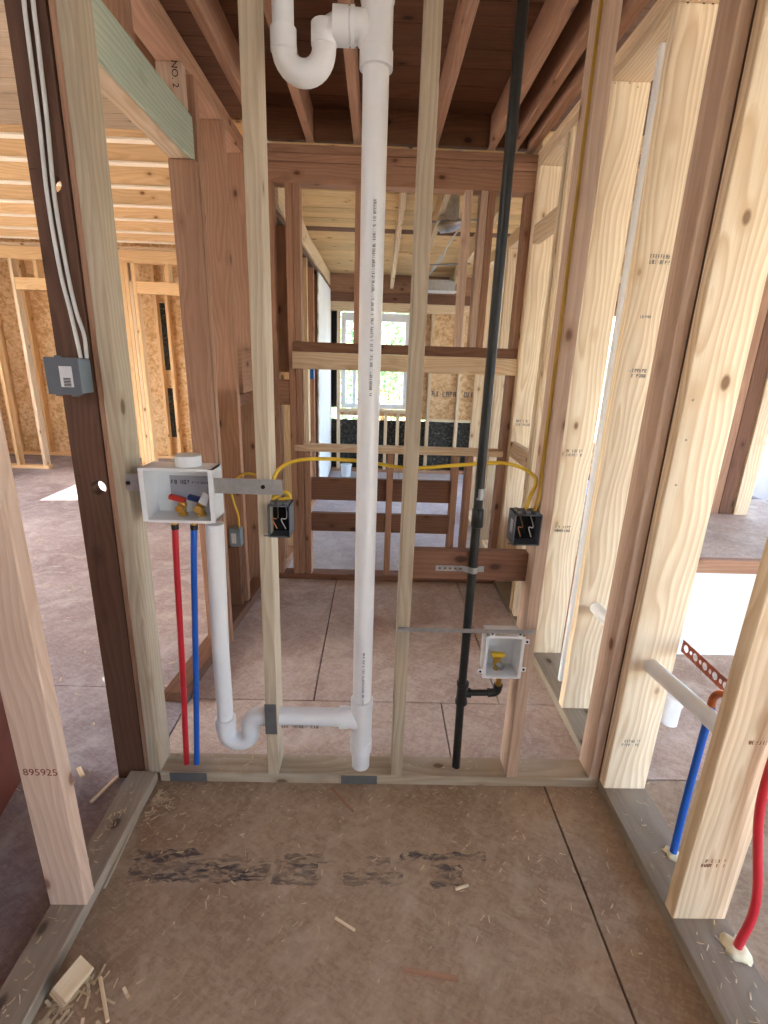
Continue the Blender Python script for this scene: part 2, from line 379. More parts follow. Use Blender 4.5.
# ---- floor: sheets with open joints
floor = setting('floor')
box('floor_joist_bed', floor, -5.3, 4.5, -2.2, 6.95, -.30, -.021, wood('dark', 'x'), 0)
J = .003
def sheet(x0, x1, y0, y1, mat, dz=0.0): box('subfloor_panel', floor, x0 + J, x1 - J, y0 + J, y1 - J, -.02, 0 + dz, mat, .0015)
sx1 = PZ(600, 930).x
ymid = PZ(340, 701).y; xm1 = PZ(325, 640).x; xm2 = PZ(457, 583).x
for a, b in ((-.755, sx1), (sx1, 1.42)): sheet(a, b, -2.1, PF + .04, M_FLOOR_NEAR)
for a, b in ((-.755, .31), (.31, .87)): sheet(a, b, PF + .04, ymid, M_FLOOR_MID)
for a, b in ((-.755, xm1), (xm1, xm2), (xm2, .87)): sheet(a, b, ymid, BF + .04, M_FLOOR_MID)
for a, b in ((-.755, .30), (.30, 1.5), (1.5, 2.72)):
    for c, d in ((BF + .04, 4.24), (4.24, 5.4), (5.4, 6.9)): sheet(a, b, c, d, M_FLOOR_FAR)
yh = PZ(120, 568).y
for a, b in ((-3.195, -.755), (-5.25, -3.195)):
    for c, d in ((-2.1, .62), (.62, 1.84), (1.84, yh), (yh, 4.27), (4.27, 5.49), (5.49, 6.9)): sheet(a, b, c, d, M_FLOOR_HALL)
for a, b in ((.87, 2.0), (2.0, 4.4)): sheet(a, b, PF + .04, BF + .04, M_FLOOR_RIGHT)
sheet(1.42, 4.4, -2.1, PF + .04, M_FLOOR_RIGHT)

# ---- partition with the plumbing (wall_center)
wc = setting('wall_center', (0, PF, 0))
lumber('bottom_plate', wc, -.70, .80, PF, PB, .0, .038, 'tan')
lumber('top_plate', wc, -.70, .80, PF, PB, 2.36, 2.44, 'tan')
def stud(w, x0, x1, y0, y1, tone, z0=.038, z1=2.36, name='stud'): return lumber(name, w, x0, x1, y0, y1, z0, z1, tone)
AX, BX, CX = -.335, .083, .478
def lean(o, t): o.rotation_euler = (0, t, 0); o.location.x += t * 1.16; return o   # leans about its foot
lean(stud(wc, AX, AX + .038, PF, PB, 'tan'), .006)
stud(wc, BX, BX + .038, PF, PB, 'tan')
sc = lean(stud(wc, CX, CX + .038, PF, PB, 'pink'), -.003)
stud(wc, .765, .7985, PF, PB, 'pink')
sl = lean(stud(wc, -.735, -.697, PF, PB, 'tan', .038), .011)
# old dark stud, wide face to the room, with two drilled holes
bm = bmesh.new()
def holed(bm, x0, x1, z0, z1, y0, y1, holes, n=20):
    zs = [z0]
    for cx, cz, r in holes: zs += [cz - r * 1.6, cz + r * 1.6]
    zs.append(z1)
    def quad(pts):
        bm.faces.new([bm.verts.new(p) for p in pts])
    for i in range(0, len(zs), 2):
        for y in (y0, y1): quad([(x0, y, zs[i]), (x1, y, zs[i]), (x1, y, zs[i + 1]), (x0, y, zs[i + 1])])
    for cx, cz, r in holes:
        a, b = cz - r * 1.6, cz + r * 1.6
        ring = []; outer = []
        for k in range(n):
            t = 2 * math.pi * (k + .5) / n; c, s = math.cos(t), math.sin(t); ring.append((cx + r * c, cz + r * s))
            f = min(((x1 - cx) if c > 0 else (cx - x0)) / max(abs(c), 1e-6), r * 1.6 / max(abs(s), 1e-6)); outer.append((cx + f * c, cz + f * s))
        for k in range(n):
            j = (k + 1) % n
            for y in (y0, y1):
                quad([(ring[k][0], y, ring[k][1]), (ring[j][0], y, ring[j][1]), (outer[j][0], y, outer[j][1]), (outer[k][0], y, outer[k][1])])
            quad([(ring[k][0], y0, ring[k][1]), (ring[j][0], y0, ring[j][1]), (ring[j][0], y1, ring[j][1]), (ring[k][0], y1, ring[k][1])])
        for cxx, czz in ((x0, a), (x1, a), (x0, b), (x1, b)):   # corners left by the radial fan
            kk = sorted(range(n), key=lambda k: (outer[k][0] - cxx) ** 2 + (outer[k][1] - czz) ** 2)[:2]
            for y in (y0, y1): bm.faces.new([bm.verts.new((outer[kk[0]][0], y, outer[kk[0]][1])), bm.verts.new((outer[kk[1]][0], y, outer[kk[1]][1])), bm.verts.new((cxx, y, czz))])
    for x in (x0, x1): quad([(x, y0, z0), (x, y1, z0), (x, y1, z1), (x, y0, z1)])
    for z in (z0, z1): quad([(x0, y0, z), (x1, y0, z), (x1, y1, z), (x0, y1, z)])
    bmesh.ops.remove_doubles(bm, verts=bm.verts, dist=.0002); bmesh.ops.recalc_face_normals(bm, faces=bm.faces)
h1 = PY(99, 486, 1.375); h2 = PY(52, 186, 1.375)
c0 = Vector((-.8, 1.375, 1.18))
holed(bm, -.845 + .8, -.757 + .8, -1.18, 1.18, -.019, .019, [(h1.x + .8, h1.z - 1.18, .021), (h2.x + .8, h2.z - 1.18, .018)])
o = link('stud', mesh_from(bm), wood('dark', 'z'), wc, c0); lean(o, .009); o['label'] = 'old dark brown stud with drilled holes'
lean(lumber('stud', wc, -.756, -.737, 1.36, 1.40, 0, 2.36, 'old'), .010)
# block for the gas pipe between the studs
b0 = PY(405, 549, 1.40); b1 = PY(529, 553, 1.40); b2 = PY(529, 581, 1.40)
lumber('block', wc, BX + .039, b1.x + .004, 1.396, 1.434, b2.z, b1.z, 'older')

# ---- left wall
wlft = setting('wall_left', (-.755, 1.3, 0))
lumber('bottom_plate', wlft, LX0, LX1, -1.6, 1.352, 0, .038, 'plate')
nearstud = lumber('stud', wlft, LX0, LX1 + .004, .918, .956, .038, 2.36, 'pink')
lumber('stud', wlft, LX0, LX1, .10, .138, .038, 2.36, 'pine')
lumber('stud', wlft, LX0, LX1, -.70, -.662, .038, 2.36, 'pine')
for z in (2.36, 2.40): lumber('top_plate', wlft, LX0, LX1, -1.6, BF, z, z + .039, 'old')
gz0 = PX(100, 60, LX1).z; gz1 = gz0 + .145
lumber('header', wlft, LX1 - .014, LX1 - .001, 1.436, 2.194, gz0, gz1, 'green')
lumber('header', wlft, LX0 + .002, LX1 - .0145, 1.436, 2.194, gz0 + .0005, gz1, 'pine')
lumber('cripple_stud', wlft, LX0, LX1, 1.70, 1.738, gz1, 2.36, 'old')
crip = lumber('cripple_stud', wlft, LX0, LX1, 2.115, 2.153, gz1, 2.36, 'pink')
lumber('stud', wlft, LX0, LX1 + .012, 2.196, 2.236, .0, 2.36, 'old')
lumber('stud', wlft, LX0, LX1 + .008, 2.155, 2.194, .0, gz0 - .001, 'old')
lumber('stud', wlft, LX0, LX1 + .010, 2.555, 2.598, .0, 2.36, 'old')
lumber('stud', wlft, LX0, LX1, 2.60, 2.638, .0, 1.30, 'old')
lumber('stud', wlft, LX0 - .01, LX1 + .012, 2.925, 2.968, .0, 2.36, 'old')
box('sheathing_panel', wlft, LX0 - .013, LX0 - .001, 2.20, 2.97, .02, 1.22, M_OSB2, .001)
bk = PX(231, 352, LX1); bk2 = PX(252, 390, LX1)
lumber('block', wlft, LX0 + .01, LX1 + .02, 2.64, 2.929, bk2.z, bk.z + .02, 'old')
lumber('block', wlft, LX0 + .01, LX1 - .012, 2.64, 2.929, bk2.z - .07, bk2.z - .012, 'older')
d0 = PZ(266, 579, .05); d1 = PZ(186, 690, .05)
yaw = math.atan2(d1.x - d0.x, d0.y - d1.y)
o = box('bottom_plate', wlft, d0.x - .10, d0.x - .012, d1.y - .05, d0.y - .01, .001, .05, wood('older', 'y'), .002, (0, 0, yaw))
ctr = (d0 + d1) / 2; o.location = Vector((ctr.x - .045, ctr.y, .026)) - wlft.location
lumber('cripple_stud', wlft, LX0 + .02, LX1 - .01, 2.50, 2.53, .05, .40, 'older')

# ---- back wall
wb = setting('wall_back', (0, BF, 0))
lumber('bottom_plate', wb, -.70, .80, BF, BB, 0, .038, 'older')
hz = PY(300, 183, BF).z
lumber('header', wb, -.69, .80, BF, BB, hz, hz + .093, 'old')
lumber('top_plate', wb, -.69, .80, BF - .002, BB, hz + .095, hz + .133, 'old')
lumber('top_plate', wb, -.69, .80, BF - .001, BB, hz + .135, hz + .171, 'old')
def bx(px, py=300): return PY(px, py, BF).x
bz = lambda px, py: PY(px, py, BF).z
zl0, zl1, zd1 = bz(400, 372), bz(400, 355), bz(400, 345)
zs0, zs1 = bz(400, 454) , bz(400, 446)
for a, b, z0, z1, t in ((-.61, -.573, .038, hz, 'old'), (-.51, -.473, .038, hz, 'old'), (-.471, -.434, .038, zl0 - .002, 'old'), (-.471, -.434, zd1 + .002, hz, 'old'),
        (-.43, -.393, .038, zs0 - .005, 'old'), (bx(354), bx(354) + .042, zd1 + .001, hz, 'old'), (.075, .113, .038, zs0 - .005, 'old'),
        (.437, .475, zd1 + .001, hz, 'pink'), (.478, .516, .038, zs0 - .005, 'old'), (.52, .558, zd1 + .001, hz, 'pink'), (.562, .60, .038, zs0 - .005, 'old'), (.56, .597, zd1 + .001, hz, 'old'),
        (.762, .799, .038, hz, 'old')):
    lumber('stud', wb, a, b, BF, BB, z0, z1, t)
lumber('trimmer', wb, -.432, -.40, BF + .01, BB - .01, zs1 + .002, zl0 - .002, 'pale')
box('plywood_panel', wb, -.69, -.513, BB - .02, BB - .004, 1.30, bz(285, 222), wood('old', 'z'), .001)
lumber('block', wb, -.69, -.513, BF + .01, BB - .02, bz(285, 405), bz(285, 380), 'old')
box('plywood_panel', wb, -.68, -.56, BB - .03, BB - .016, .12, bz(285, 407), wood('pine', 'z'), .001)
lumber('sill_board', wb, -.487, .80, BF - .015, BB, zl0, zl1, 'pine')
lumber('sill_board', wb, -.487, .80, BF - .002, BB, zl1 + .001, zd1, 'older')
lumber('sill_board', wb, -.487, .775, BF - .01, BB - .01, zs0, zs0 + .038, 'pine')
for a, b in ((-.392, .074), (.114, .477)):
    lumber('block', wb, a, b, BF + .03, BF + .068, bz(313, 501), bz(313, 479), 'older')
    lumber('block', wb, a, b, BF + .005, BF + .043, bz(313, 531), bz(313, 513), 'older')

# ---- right wall, two-by-six studs
wr = setting('wall_right', (.87, 1.3, 0))
lumber('bottom_plate', wr, RX0, RX1 + .004, -1.6, 3.0, 0, .038, 'plate')
for z in (2.36, 2.40): lumber('top_plate', wr, RX0, RX1, -1.6, 3.06, z, z + .039, 'pine')
rst = []
for y, t in ((-.72, 'pale'), (-.31, 'pale'), (.10, 'pale'), (.505, 'pale'), (.90, 'pine'), (1.306, 'pale'), (1.706, 'pale'), (2.112, 'pale'), (2.47, 'pale'), (2.53, 'pale'), (2.92, 'pale'), (2.962, 'pine')):
    rst.append(lumber('stud', wr, RX0, RX1, y, y + .038, .038, 2.36, t))
lumber('stud', wr, RX0 + .012, RX1, 1.345, 1.383, .038, 2.36, 'older')
lumber('block', wr, RX0 + .002, RX0 + .04, 2.57, 2.918, 2.0, 2.09, 'pine')
lumber('block', wr, RX0 + .002, RX0 + .04, 2.57, 2.918, .86, .95, 'pine')
o = box('pale_strip', wr, .852, .90, 1.885, 1.905, .038, 2.36, M_WHITEWALL, .002); o['label'] = 'white painted strip'

# ---- joists and roof boards
roof = setting('ceiling', (0, 3, 2.45))
ZD = 2.60
for x in (-.64, -.40, -.155, .245, .545): lumber('joist', roof, x, x + .038, -1.8, 3.04, 2.455, 2.598, 'old')
lumber('joist', roof, .66, .70, -1.8, 3.04, 2.455, 2.598, 'old')
lumber('joist', roof, .745, .785, -1.8, 3.04, 2.445, 2.598, 'old')
SL = .092
def zfar(y): return ZD - SL * (y - 3.05)
ang = -math.atan(SL); ln = math.hypot(3.35, 3.35 * SL)
for x in (-.68, .12, .40, .80, 1.2, 1.6, 2.0, 2.4):
    o = box('joist', roof, x, x + .038, -ln / 2, ln / 2, -.07, .07, wood('pine', 'y'), .002)
    ym = 4.73; o.location = Vector((x + .019, ym, zfar(ym) - .072)) - roof.location; o.rotation_euler = (ang, 0, 0)
y = -1.8
while y < 3.03:
    w = .142; box('roof_board', roof, -.93, 4.45, y, y + w - .004, ZD, ZD + .02, wood('roof', 'x'), .001); y += w
y += .002; rr = random.Random(3)
while y < 6.5:
    w = .105; o = box('roof_board', roof, -.93, 4.45, 0, w - .004, 0, .02, wood('older' if abs(y - 4.78) < .053 else 'deck', 'x'), .001)
    o.location = Vector((1.76, y + w / 2, zfar(y + w / 2) + .011 + rr.random() * .003)) - roof.location; o.rotation_euler = (ang, 0, 0); y += w
for a, b in ((-.69, -.641), (-.60, -.401), (-.36, -.156), (-.115, .244), (.285, .544), (.585, .659), (.702, .744)): lumber('blocking', roof, a, b, 3.0, 3.038, 2.455, 2.597, 'roof')
lumber('roof_board', roof, -.93, 4.45, 2.85, 3.45, 2.625, 2.645, 'roof')
lumber('rim_board', roof, -.97, -.932, -1.8, 6.4, 2.44, 2.80, 'old')
# left hall: joists run across, boards above
for i, yy in enumerate((1.15, 1.62, 3.02, 3.36, 3.80, 4.26, 4.68, 5.15, 5.58)):
    lumber('joist', roof, -5.25, -.975, yy, yy + .042, 2.44, 2.60 if i < 2 else 2.475 if i == 2 else 2.575, 'dark' if i < 2 else 'honey')
    if i >= 2: box('pale_strip', roof, -5.25, -.975, yy - .006, yy + .048, 2.428, 2.439, M_LIT_EDGE, .001)  # strips added under the joists; their colour stands in for light from below
y = -1.8
while y < 6.95:
    w = .19; box('roof_board', roof, -5.35, -.935, y, y + w - .005, 2.80, 2.82, wood('tan', 'x'), .001); y += w

# unseen roofing added over the boards to keep sun out of the joints
box('added_roof_cover', roof, -.935, 4.5, -1.85, 3.05, 2.65, 2.66, M_BLACK, 0)
box('added_roof_cover', roof, -5.4, -.935, -1.85, 6.97, 2.83, 2.84, M_BLACK, 0)
o = box('added_roof_cover', roof, -.935, 4.5, -1.75, 1.75, -.005, .005, M_BLACK, 0); o.location = Vector((1.78, 4.78, zfar(4.78) + .05)) - roof.location; o.rotation_euler = (ang, 0, 0)

# ---- far wall with the window (wall_far)
wf = setting('wall_far', (0, FARY, 0))
fx = lambda px, py: PY(px, py, FARY).x
fz = lambda px, py: PY(px, py, FARY).z
wx0, wx1 = fx(341, 360), fx(409, 360); wz0, wz1 = fz(380, 409), fz(380, 313)
EY = FARY + .092
hz0 = wz1 + .012
lumber('header', wf, -.75, 2.7, FARY, FARY + .09, hz0, hz0 + .10, 'pine')
lumber('top_plate', wf, -.75, 4.4, FARY - .012, FARY + .09, hz0 + .10, hz0 + .20, 'older')
lumber('rim_board', wf, -.93, 4.4, FARY + .03, FARY + .07, hz0 + .201, 2.31, 'old')
lumber('rim_board', wf, -.93, 4.4, FARY + .09, FARY + .13, hz0 + .05, 2.31, 'old')
lumber('sill_board', wf, wx0 - .04, wx1 + .04, FARY - .01, FARY + .09, wz0 - .05, wz0 - .012, 'pine')
box('sheathing_panel', wf, 1.704, 4.4, EY, EY + .012, 0, .45, M_OSB2, 0)
lumber('bottom_plate', wf, -.75, 4.4, FARY, FARY + .09, 0, .038, 'old')
for x in (wx0 - .05, wx1 + .013, -.60, .62, .98, 1.20, 1.6, 2.0, 2.4): lumber('stud', wf, x, x + .038, FARY, FARY + .09, .038, hz0, 'pine')
for x in (-.22, .10, .25): lumber('cripple_stud', wf, x, x + .038, FARY, FARY + .09, .038, wz0 - .052, 'pine')
zb = fz(430, 421)
box('sheathing_panel', wf, wx1 + .05, 1.35, EY, EY + .012, zb, hz0 + .22, M_OSB2, 0)
box('sheathing_panel', wf, 1.352, 1.7, EY, EY + .012, zb, hz0 + .22, M_OSB2, 0)
box('sheathing_panel', wf, -.75, wx0 - .02, EY, EY + .012, wz0, hz0 + .22, M_BLACK, 0)
box('sheathing_panel', wf, wx0 - .02, wx1 + .05, EY, EY + .012, hz0 + .002, hz0 + .22, M_OSB2, 0)
box('sheathing_panel', wf, wx0 - .02, wx1 + .05, EY, EY + .012, zb + .03, wz0 - .012, M_OSB2, 0)
box('building_paper', wf, -.75, 1.70, EY, EY + .008, 0, zb - .02, M_SPECK, 0)
for a, b in ((.60, .98), (.98, 1.20), (1.24, 1.6)): lumber('block', wf, a + .04, b - .002, FARY + .02, FARY + .08, zb - .01, zb + .028, 'pine')
marks('mill_stamp', wf, (.68, EY - .002, fz(440, 397)), (1, 0, 0), (0, 0, 1), .06, 14, M_INKG, seed=4)
# window unit
wn1 = setting('window_1', ((wx0 + wx1) / 2, FARY + .06, wz0))
fw = .055; a0, a1, c0_, c1_ = wx0, wx1, wz0, wz1; yy0, yy1 = FARY + .03, FARY + .11
box('window_frame', wn1, a0, a0 + fw, yy0, yy1, c0_, c1_, M_VINYL); box('window_frame', wn1, a1 - fw, a1, yy0, yy1, c0_, c1_, M_VINYL)
box('window_frame', wn1, a0 + fw, a1 - fw, yy0, yy1, c0_, c0_ + fw, M_VINYL); box('window_frame', wn1, a0 + fw, a1 - fw, yy0, yy1, c1_ - .09, c1_, M_VINYL)
mx = a0 + .16; box('sash_stile', wn1, mx - .02, mx + .02, yy0 + .02, yy1 - .02, c0_ + fw, c1_ - .09, M_VINYL)
for q0, q1 in ((a0 + fw, mx - .02), (mx + .02, a1 - fw)): box('pane', wn1, q0, q1, yy0 + .035, yy0 + .041, c0_ + fw, c1_ - .09, M_GLASS, 0)

# left side wall of the far room: broken white wallboard on studs
ws = setting('wall_side', (-.6, 4.6, 0)); WX = -.575
bm = bmesh.new(); rr = random.Random(5)
ya = PX(317, 300, WX).y; prof = []
zt = 2.13
for i in range(41):
    z = .02 + (zt - .02) * i / 40; prof.append((ya + rr.uniform(-.03, .03), z))
vv = [[bm.verts.new((dx, p[0] - 4.6, p[1])) for p in prof] for dx in (0, .013)]
ve = [[bm.verts.new((dx, 6.18 - 4.6, p[1])) for p in prof] for dx in (0, .013)]
for i in range(40):
    for k in (0, 1): bm.faces.new((vv[k][i], ve[k][i], ve[k][i + 1], vv[k][i + 1]))
    bm.faces.new((vv[0][i], vv[1][i], vv[1][i + 1], vv[0][i + 1]))
bm.faces.new((vv[0][40], vv[1][40], ve[1][40], ve[0][40])); bmesh.ops.recalc_face_normals(bm, faces=bm.faces)
o = link('wallboard', mesh_from(bm), M_WHITEWALL, ws, (WX, 4.6, 0)); o['label'] = 'white wallboard with a torn edge'
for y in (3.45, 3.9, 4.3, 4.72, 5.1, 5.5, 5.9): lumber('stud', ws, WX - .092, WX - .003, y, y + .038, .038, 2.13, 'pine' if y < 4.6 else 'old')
lumber('bottom_plate', ws, WX - .092, WX - .003, 3.08, 6.18, 0, .038, 'old')
lumber('top_plate', ws, WX - .092, WX + .01, 3.08, 6.18, 2.17, 2.30, 'pine')
lumber('top_plate', ws, WX - .092, WX - .003, 3.08, 6.18, 2.13, 2.165, 'dark')
box('sheathing_panel', ws, WX - .105, WX - .094, 3.08, 6.18, .0, 2.3, M_OSB2, 0)

# right side of the far room
wsr = setting('wall_side_right', (.9, 4, 0))
for y, t in ((3.3, 'pine'), (3.7, 'pale'), (4.1, 'pale'), (4.5, 'pine')): lumber('stud', wsr, .86, .95, y, y + .038, .038, 2.13, t)
lumber('bottom_plate', wsr, .86, .95, 3.08, 4.55, 0, .038, 'pine'); lumber('top_plate', wsr, .86, .95, 3.08, 4.55, 2.13, 2.21, 'pine')

# ---- left hall: end wall, exterior walls
we = setting('wall_end', (-3, 5.85, 0)); HY = 5.86; TX = PY(129, 350, HY).x
lumber('bottom_plate', we, -5.2, -3.90, HY, HY + .089, 0, .038, 'honey')
lumber('top_plate', we, -5.2, -.70, HY - .01, HY + .10, 2.28, 2.40, 'honey')
lumber('top_plate', we, -5.2, -.70, HY, HY + .089, 2.40, 2.438, 'pine')
for x, t in ((-4.72, 'honey'), (-4.27, 'honey'), (-3.96, 'pale'), (TX, 'honey'), (TX + .04, 'honey'), (TX + .08, 'pine'), (TX + .12, 'honey'), (-1.9, 'honey'), (-1.5, 'honey'), (-1.0, 'honey')): lumber('stud', we, x, x + .038, HY, HY + .089, .038, 2.28, t)
lumber('header', we, -3.92, TX - .004, HY, HY + .089, 1.98, 2.10, 'honey')
lumber('header', we, TX + .16, -1.905, HY, HY + .089, 1.98, 2.10, 'honey')
for x in (-3.7, -2.7, -2.3): lumber('cripple_stud', we, x, x + .038, HY, HY + .089, 2.10, 2.28, 'honey')
wx_ = setting('wall_exterior', (-3, 6.75, 0)); OY = 6.75
xs = [-5.25, -4.03, -3.2, PY(159, 340, OY).x, PY(173, 340, OY).x, -.8]
box('dark_backing', wx_, xs[3] - .1, xs[4] + .1, OY + .05, OY + .06, 0, 2.6, M_SPECK, 0)
for i in range(len(xs) - 1):
    if i == 3:
        for a, b in ((0, PY(165, 437, OY).z), (PY(165, 388, OY).z, PY(165, 370, OY).z), (PY(165, 303, OY).z, 2.8)): box('sheathing_panel', wx_, xs[i] + .002, xs[i + 1] - .002, OY, OY + .012, a, b, M_OSB, 0)
    else: box('sheathing_panel', wx_, xs[i] + .002, xs[i + 1] - .002, OY, OY + .012, 0, 2.8, M_OSB, 0)
for x in (-5.2, -4.8, -4.4, -3.98, -3.6, -3.2, -2.8, -2.66, -2.45, -2.0, -1.6, -1.2): lumber('stud', wx_, x, x + .038, OY - .09, OY - .001, .038, 2.5, 'honey')
lumber('bottom_plate', wx_, -5.25, -.8, OY - .09, OY - .001, 0, .038, 'honey')
for a, b in ((-3.94, -3.64), (-4.36, -4.02)): lumber('block', wx_, a, b, OY - .09, OY - .02, 2.05, 2.14, 'honey')
# outer wall on the left with a high window opening and a wide opening added to brighten the hall
wo = setting('wall_outer_left', (-5.3, 3, 0)); OX = -5.28
sy0, sy1, sz0, sz1 = 4.3, 5.05, 1.66, 2.42
for a, b, c, d in ((3.2, sy0, 0, 2.8), (sy0, sy1, 0, sz0), (sy0, sy1, sz1, 2.8), (sy1, 6.76, 0, 2.8), (-2.2, .6, 0, 2.8), (.6, 3.2, 1.95, 2.8)):
    box('sheathing_panel', wo, OX - .012, OX, a, b, c, d, M_OSB, 0)
for y in (-1.6, -.6, .56, 3.22, 3.6, 4.24, 5.07, 5.5, 6.0): lumber('stud', wo, OX + .001, OX + .09, y, y + .038, .02, 2.44, 'honey')
# outer wall on the right, two wide window openings; made white for neutral bounce
wor = setting('wall_outer_right', (4.45, 3, 0)); QX = 4.42
for a, b, c, d in ((-2.2, 6.9, 0, .4), (-2.2, 6.9, 2.3, 2.62), (-2.2, 1.6, .4, 2.3), (4.2, 4.6, .4, 2.3), (6.5, 6.9, .4, 2.3)):
    box('wallboard', wor, QX, QX + .012, a, b, c, d, M_WHITEWALL, 0)
for y in (-1.95, -.4, .4, 1.2, 1.58, 4.2, 4.55, 6.5): lumber('stud', wor, QX - .09, QX - .001, y, y + .038, 0, 2.44, 'pine')

wrr = setting('added_wall_rear_right', (2.6, -1.8, 0))  # unseen wall added; opening sized to light the right studs, white for bounce
for a, b, c, d in ((.87, 1.15, 0, 2.6), (4.0, 4.4, 0, 2.6), (1.15, 4.0, 2.3, 2.6)): box('wallboard', wrr, a, b, -1.80, -1.788, c, d, M_WHITEWALL, 0)  # boards of the added unseen wall
wre = setting('added_wall_rear', (-2, -1.8, 0))  # unseen wall added to cut frontal light, white to keep the bounce neutral
for a, b in ((-5.25, -4.03), (-4.03, -2.81), (-2.81, -1.59), (-1.59, -.37), (-.37, .85)): box('wallboard', wre, a + .002, b - .002, -1.80, -1.788, 0, 2.6, M_WHITEWALL, 0)  # boards of the added unseen wall
for x in (-4.8, -4.0, -3.2, -2.4, -1.6, -.8, -.4, 0, .4, .8): lumber('stud', wre, x, x + .038, -1.787, -1.70, 0, 2.44, 'pine')  # studs of the added unseen wall

# ================================================================== THINGS
# ---- platform in the right room with a white front
pf = thing('raised_platform', 'raised plywood platform with a white front panel, beyond the right wall studs', 'platform', (2, 2.5, 0))
PFY = PZ(700, 655).y; pz_ = PY(700, 573, PFY).z
box('front_panel', pf, 1.0, 3.6, PFY, PFY + .015, .001, pz_, M_PANEL, .001)
lumber('front_trim', pf, 1.0, 3.6, PFY - .003, PFY + .035, pz_ + .001, pz_ + .07, 'old')
box('deck', pf, 1.0, 3.6, PFY + .036, 3.35, pz_ + .048, pz_ + .07, M_FLOOR_RIGHT, .001)
box('side_panel', pf, 1.0, 1.02, PFY + .016, 3.35, .001, pz_ + .047, wood('old', 'y'), .001)
zt_ = pz_ + .07
q = PZ(738, 515, zt_)
wp = setting('wall_platform', (q.x, q.y, zt_))
lumber('stud', wp, q.x - .03, q.x + .06, q.y, q.y + .038, zt_ + .001, 2.40, 'pale')
lumber('stud', wp, q.x - .21, q.x - .122, q.y + .01, q.y + .048, zt_ + .001, 2.40, 'old')
lumber('stud', wp, q.x - .12, q.x - .032, q.y + .01, q.y + .048, zt_ + .001, 2.40, 'older')
lumber('stud', wp, q.x + .55, q.x + .64, q.y, q.y + .038, zt_ + .001, 2.40, 'pine')
lumber('top_plate', wp, 1.0, 3.6, q.y, q.y + .089, 2.401, 2.44, 'old')

# ---- PVC stack, upper trap, laundry standpipe and trap
SY = 1.392
def YP(px, py): return PY(px, py, SY)
st = thing('drain_stack', 'tall white plastic drain and vent pipe with two curved traps in the partition', 'pipe', (-.022, SY, 0))
sx = -.022; R2 = .0305
pipe('stack_pipe', st, [(sx, SY, .005), (sx, SY, 2.595)], R2, M_PVC, 24)
ut = YP(377, 28); tz = ut.z
def fitting(name, prof, x=sx):
    pts = [(x, SY, z) for z, r in prof]; return pipe(name, st, pts, [r for z, r in prof], M_PVC, 24)
zc0, zc1 = YP(375, 70).z, YP(375, 52).z
fitting('upper_tee', [(zc0, R2 + .001), (zc0 + .001, .0385), (zc1, .0385), (zc1 + .002, .036), (tz + .045, .036), (tz + .047, .0385), (tz + .09, .0385), (tz + .091, R2)])
fx0 = YP(333, 28).x; fx1 = YP(355, 28).x
pipe('tee_branch', st, [(fx1 - .005, SY, tz), (fx1 + .02, SY, tz), (sx - .02, SY, tz - .012), (sx, SY, tz - .03)], [.033, .033, .032, .03], M_PVC, 20)
pipe('slip_nut', st, [(fx0, SY, tz), (fx0 + .001, SY, tz), (fx1 - .014, SY, tz), (fx1 - .013, SY, tz), (fx1 - .010, SY, tz), (fx1 - .009, SY, tz), (fx1, SY, tz), (fx1 + .001, SY, tz)], [.028, .036, .036, .033, .033, .036, .036, .031], M_PVC, 24)
# trap path
lx = YP(283, 20).x; rx = YP(324, 60).x; cx = (lx + rx) / 2; r = (rx - lx) / 2
zbot = YP(303, 89).z + .029; zc = zbot + r
ul = [Vector((lx, SY, 2.595)), Vector((lx, SY, YP(283, 38).z))]
pipe('inlet_pipe', st, ul, .0245, M_PVC, 20)
zj = YP(283, 40).z
path = [Vector((lx, SY, zj + .02)), Vector((lx, SY, zc + .015))] + arc(cx, SY, zc, r, 180, 360, 16) + [Vector((rx, SY, tz - .05))] + arc(rx + .042, SY, tz - .042, .042, 180, 90, 8)[1:] + [Vector((fx0 + .012, SY, tz))]
pipe('trap_bend', st, path, .0275, M_PVC, 20)
pipe('trap_collar', st, [(lx, SY, zj + .022), (lx, SY, zj + .02), (lx, SY, zj - .022), (lx, SY, zj - .024)], [.0255, .0298, .0298, .027], M_PVC, 20)
pipe('trap_collar', st, [(rx, SY, zc + .05), (rx, SY, zc + .048), (rx, SY, zc + .008), (rx, SY, zc + .006)], [.027, .0292, .0292, .027], M_PVC, 20)
marks('pipe_print', st, (sx + .0085, SY - R2 + .0002, YP(368, 395).z), (0, 0, 1), (-1, 0, 0), .007, 90, M_INKG, off=.002, seed=11)
marks('pipe_print', st, (sx + .0065, SY - R2 - .0002, .22), (0, 0, 1), (-1, 0, 0), .0065, 60, M_INKG, off=.002, seed=12)
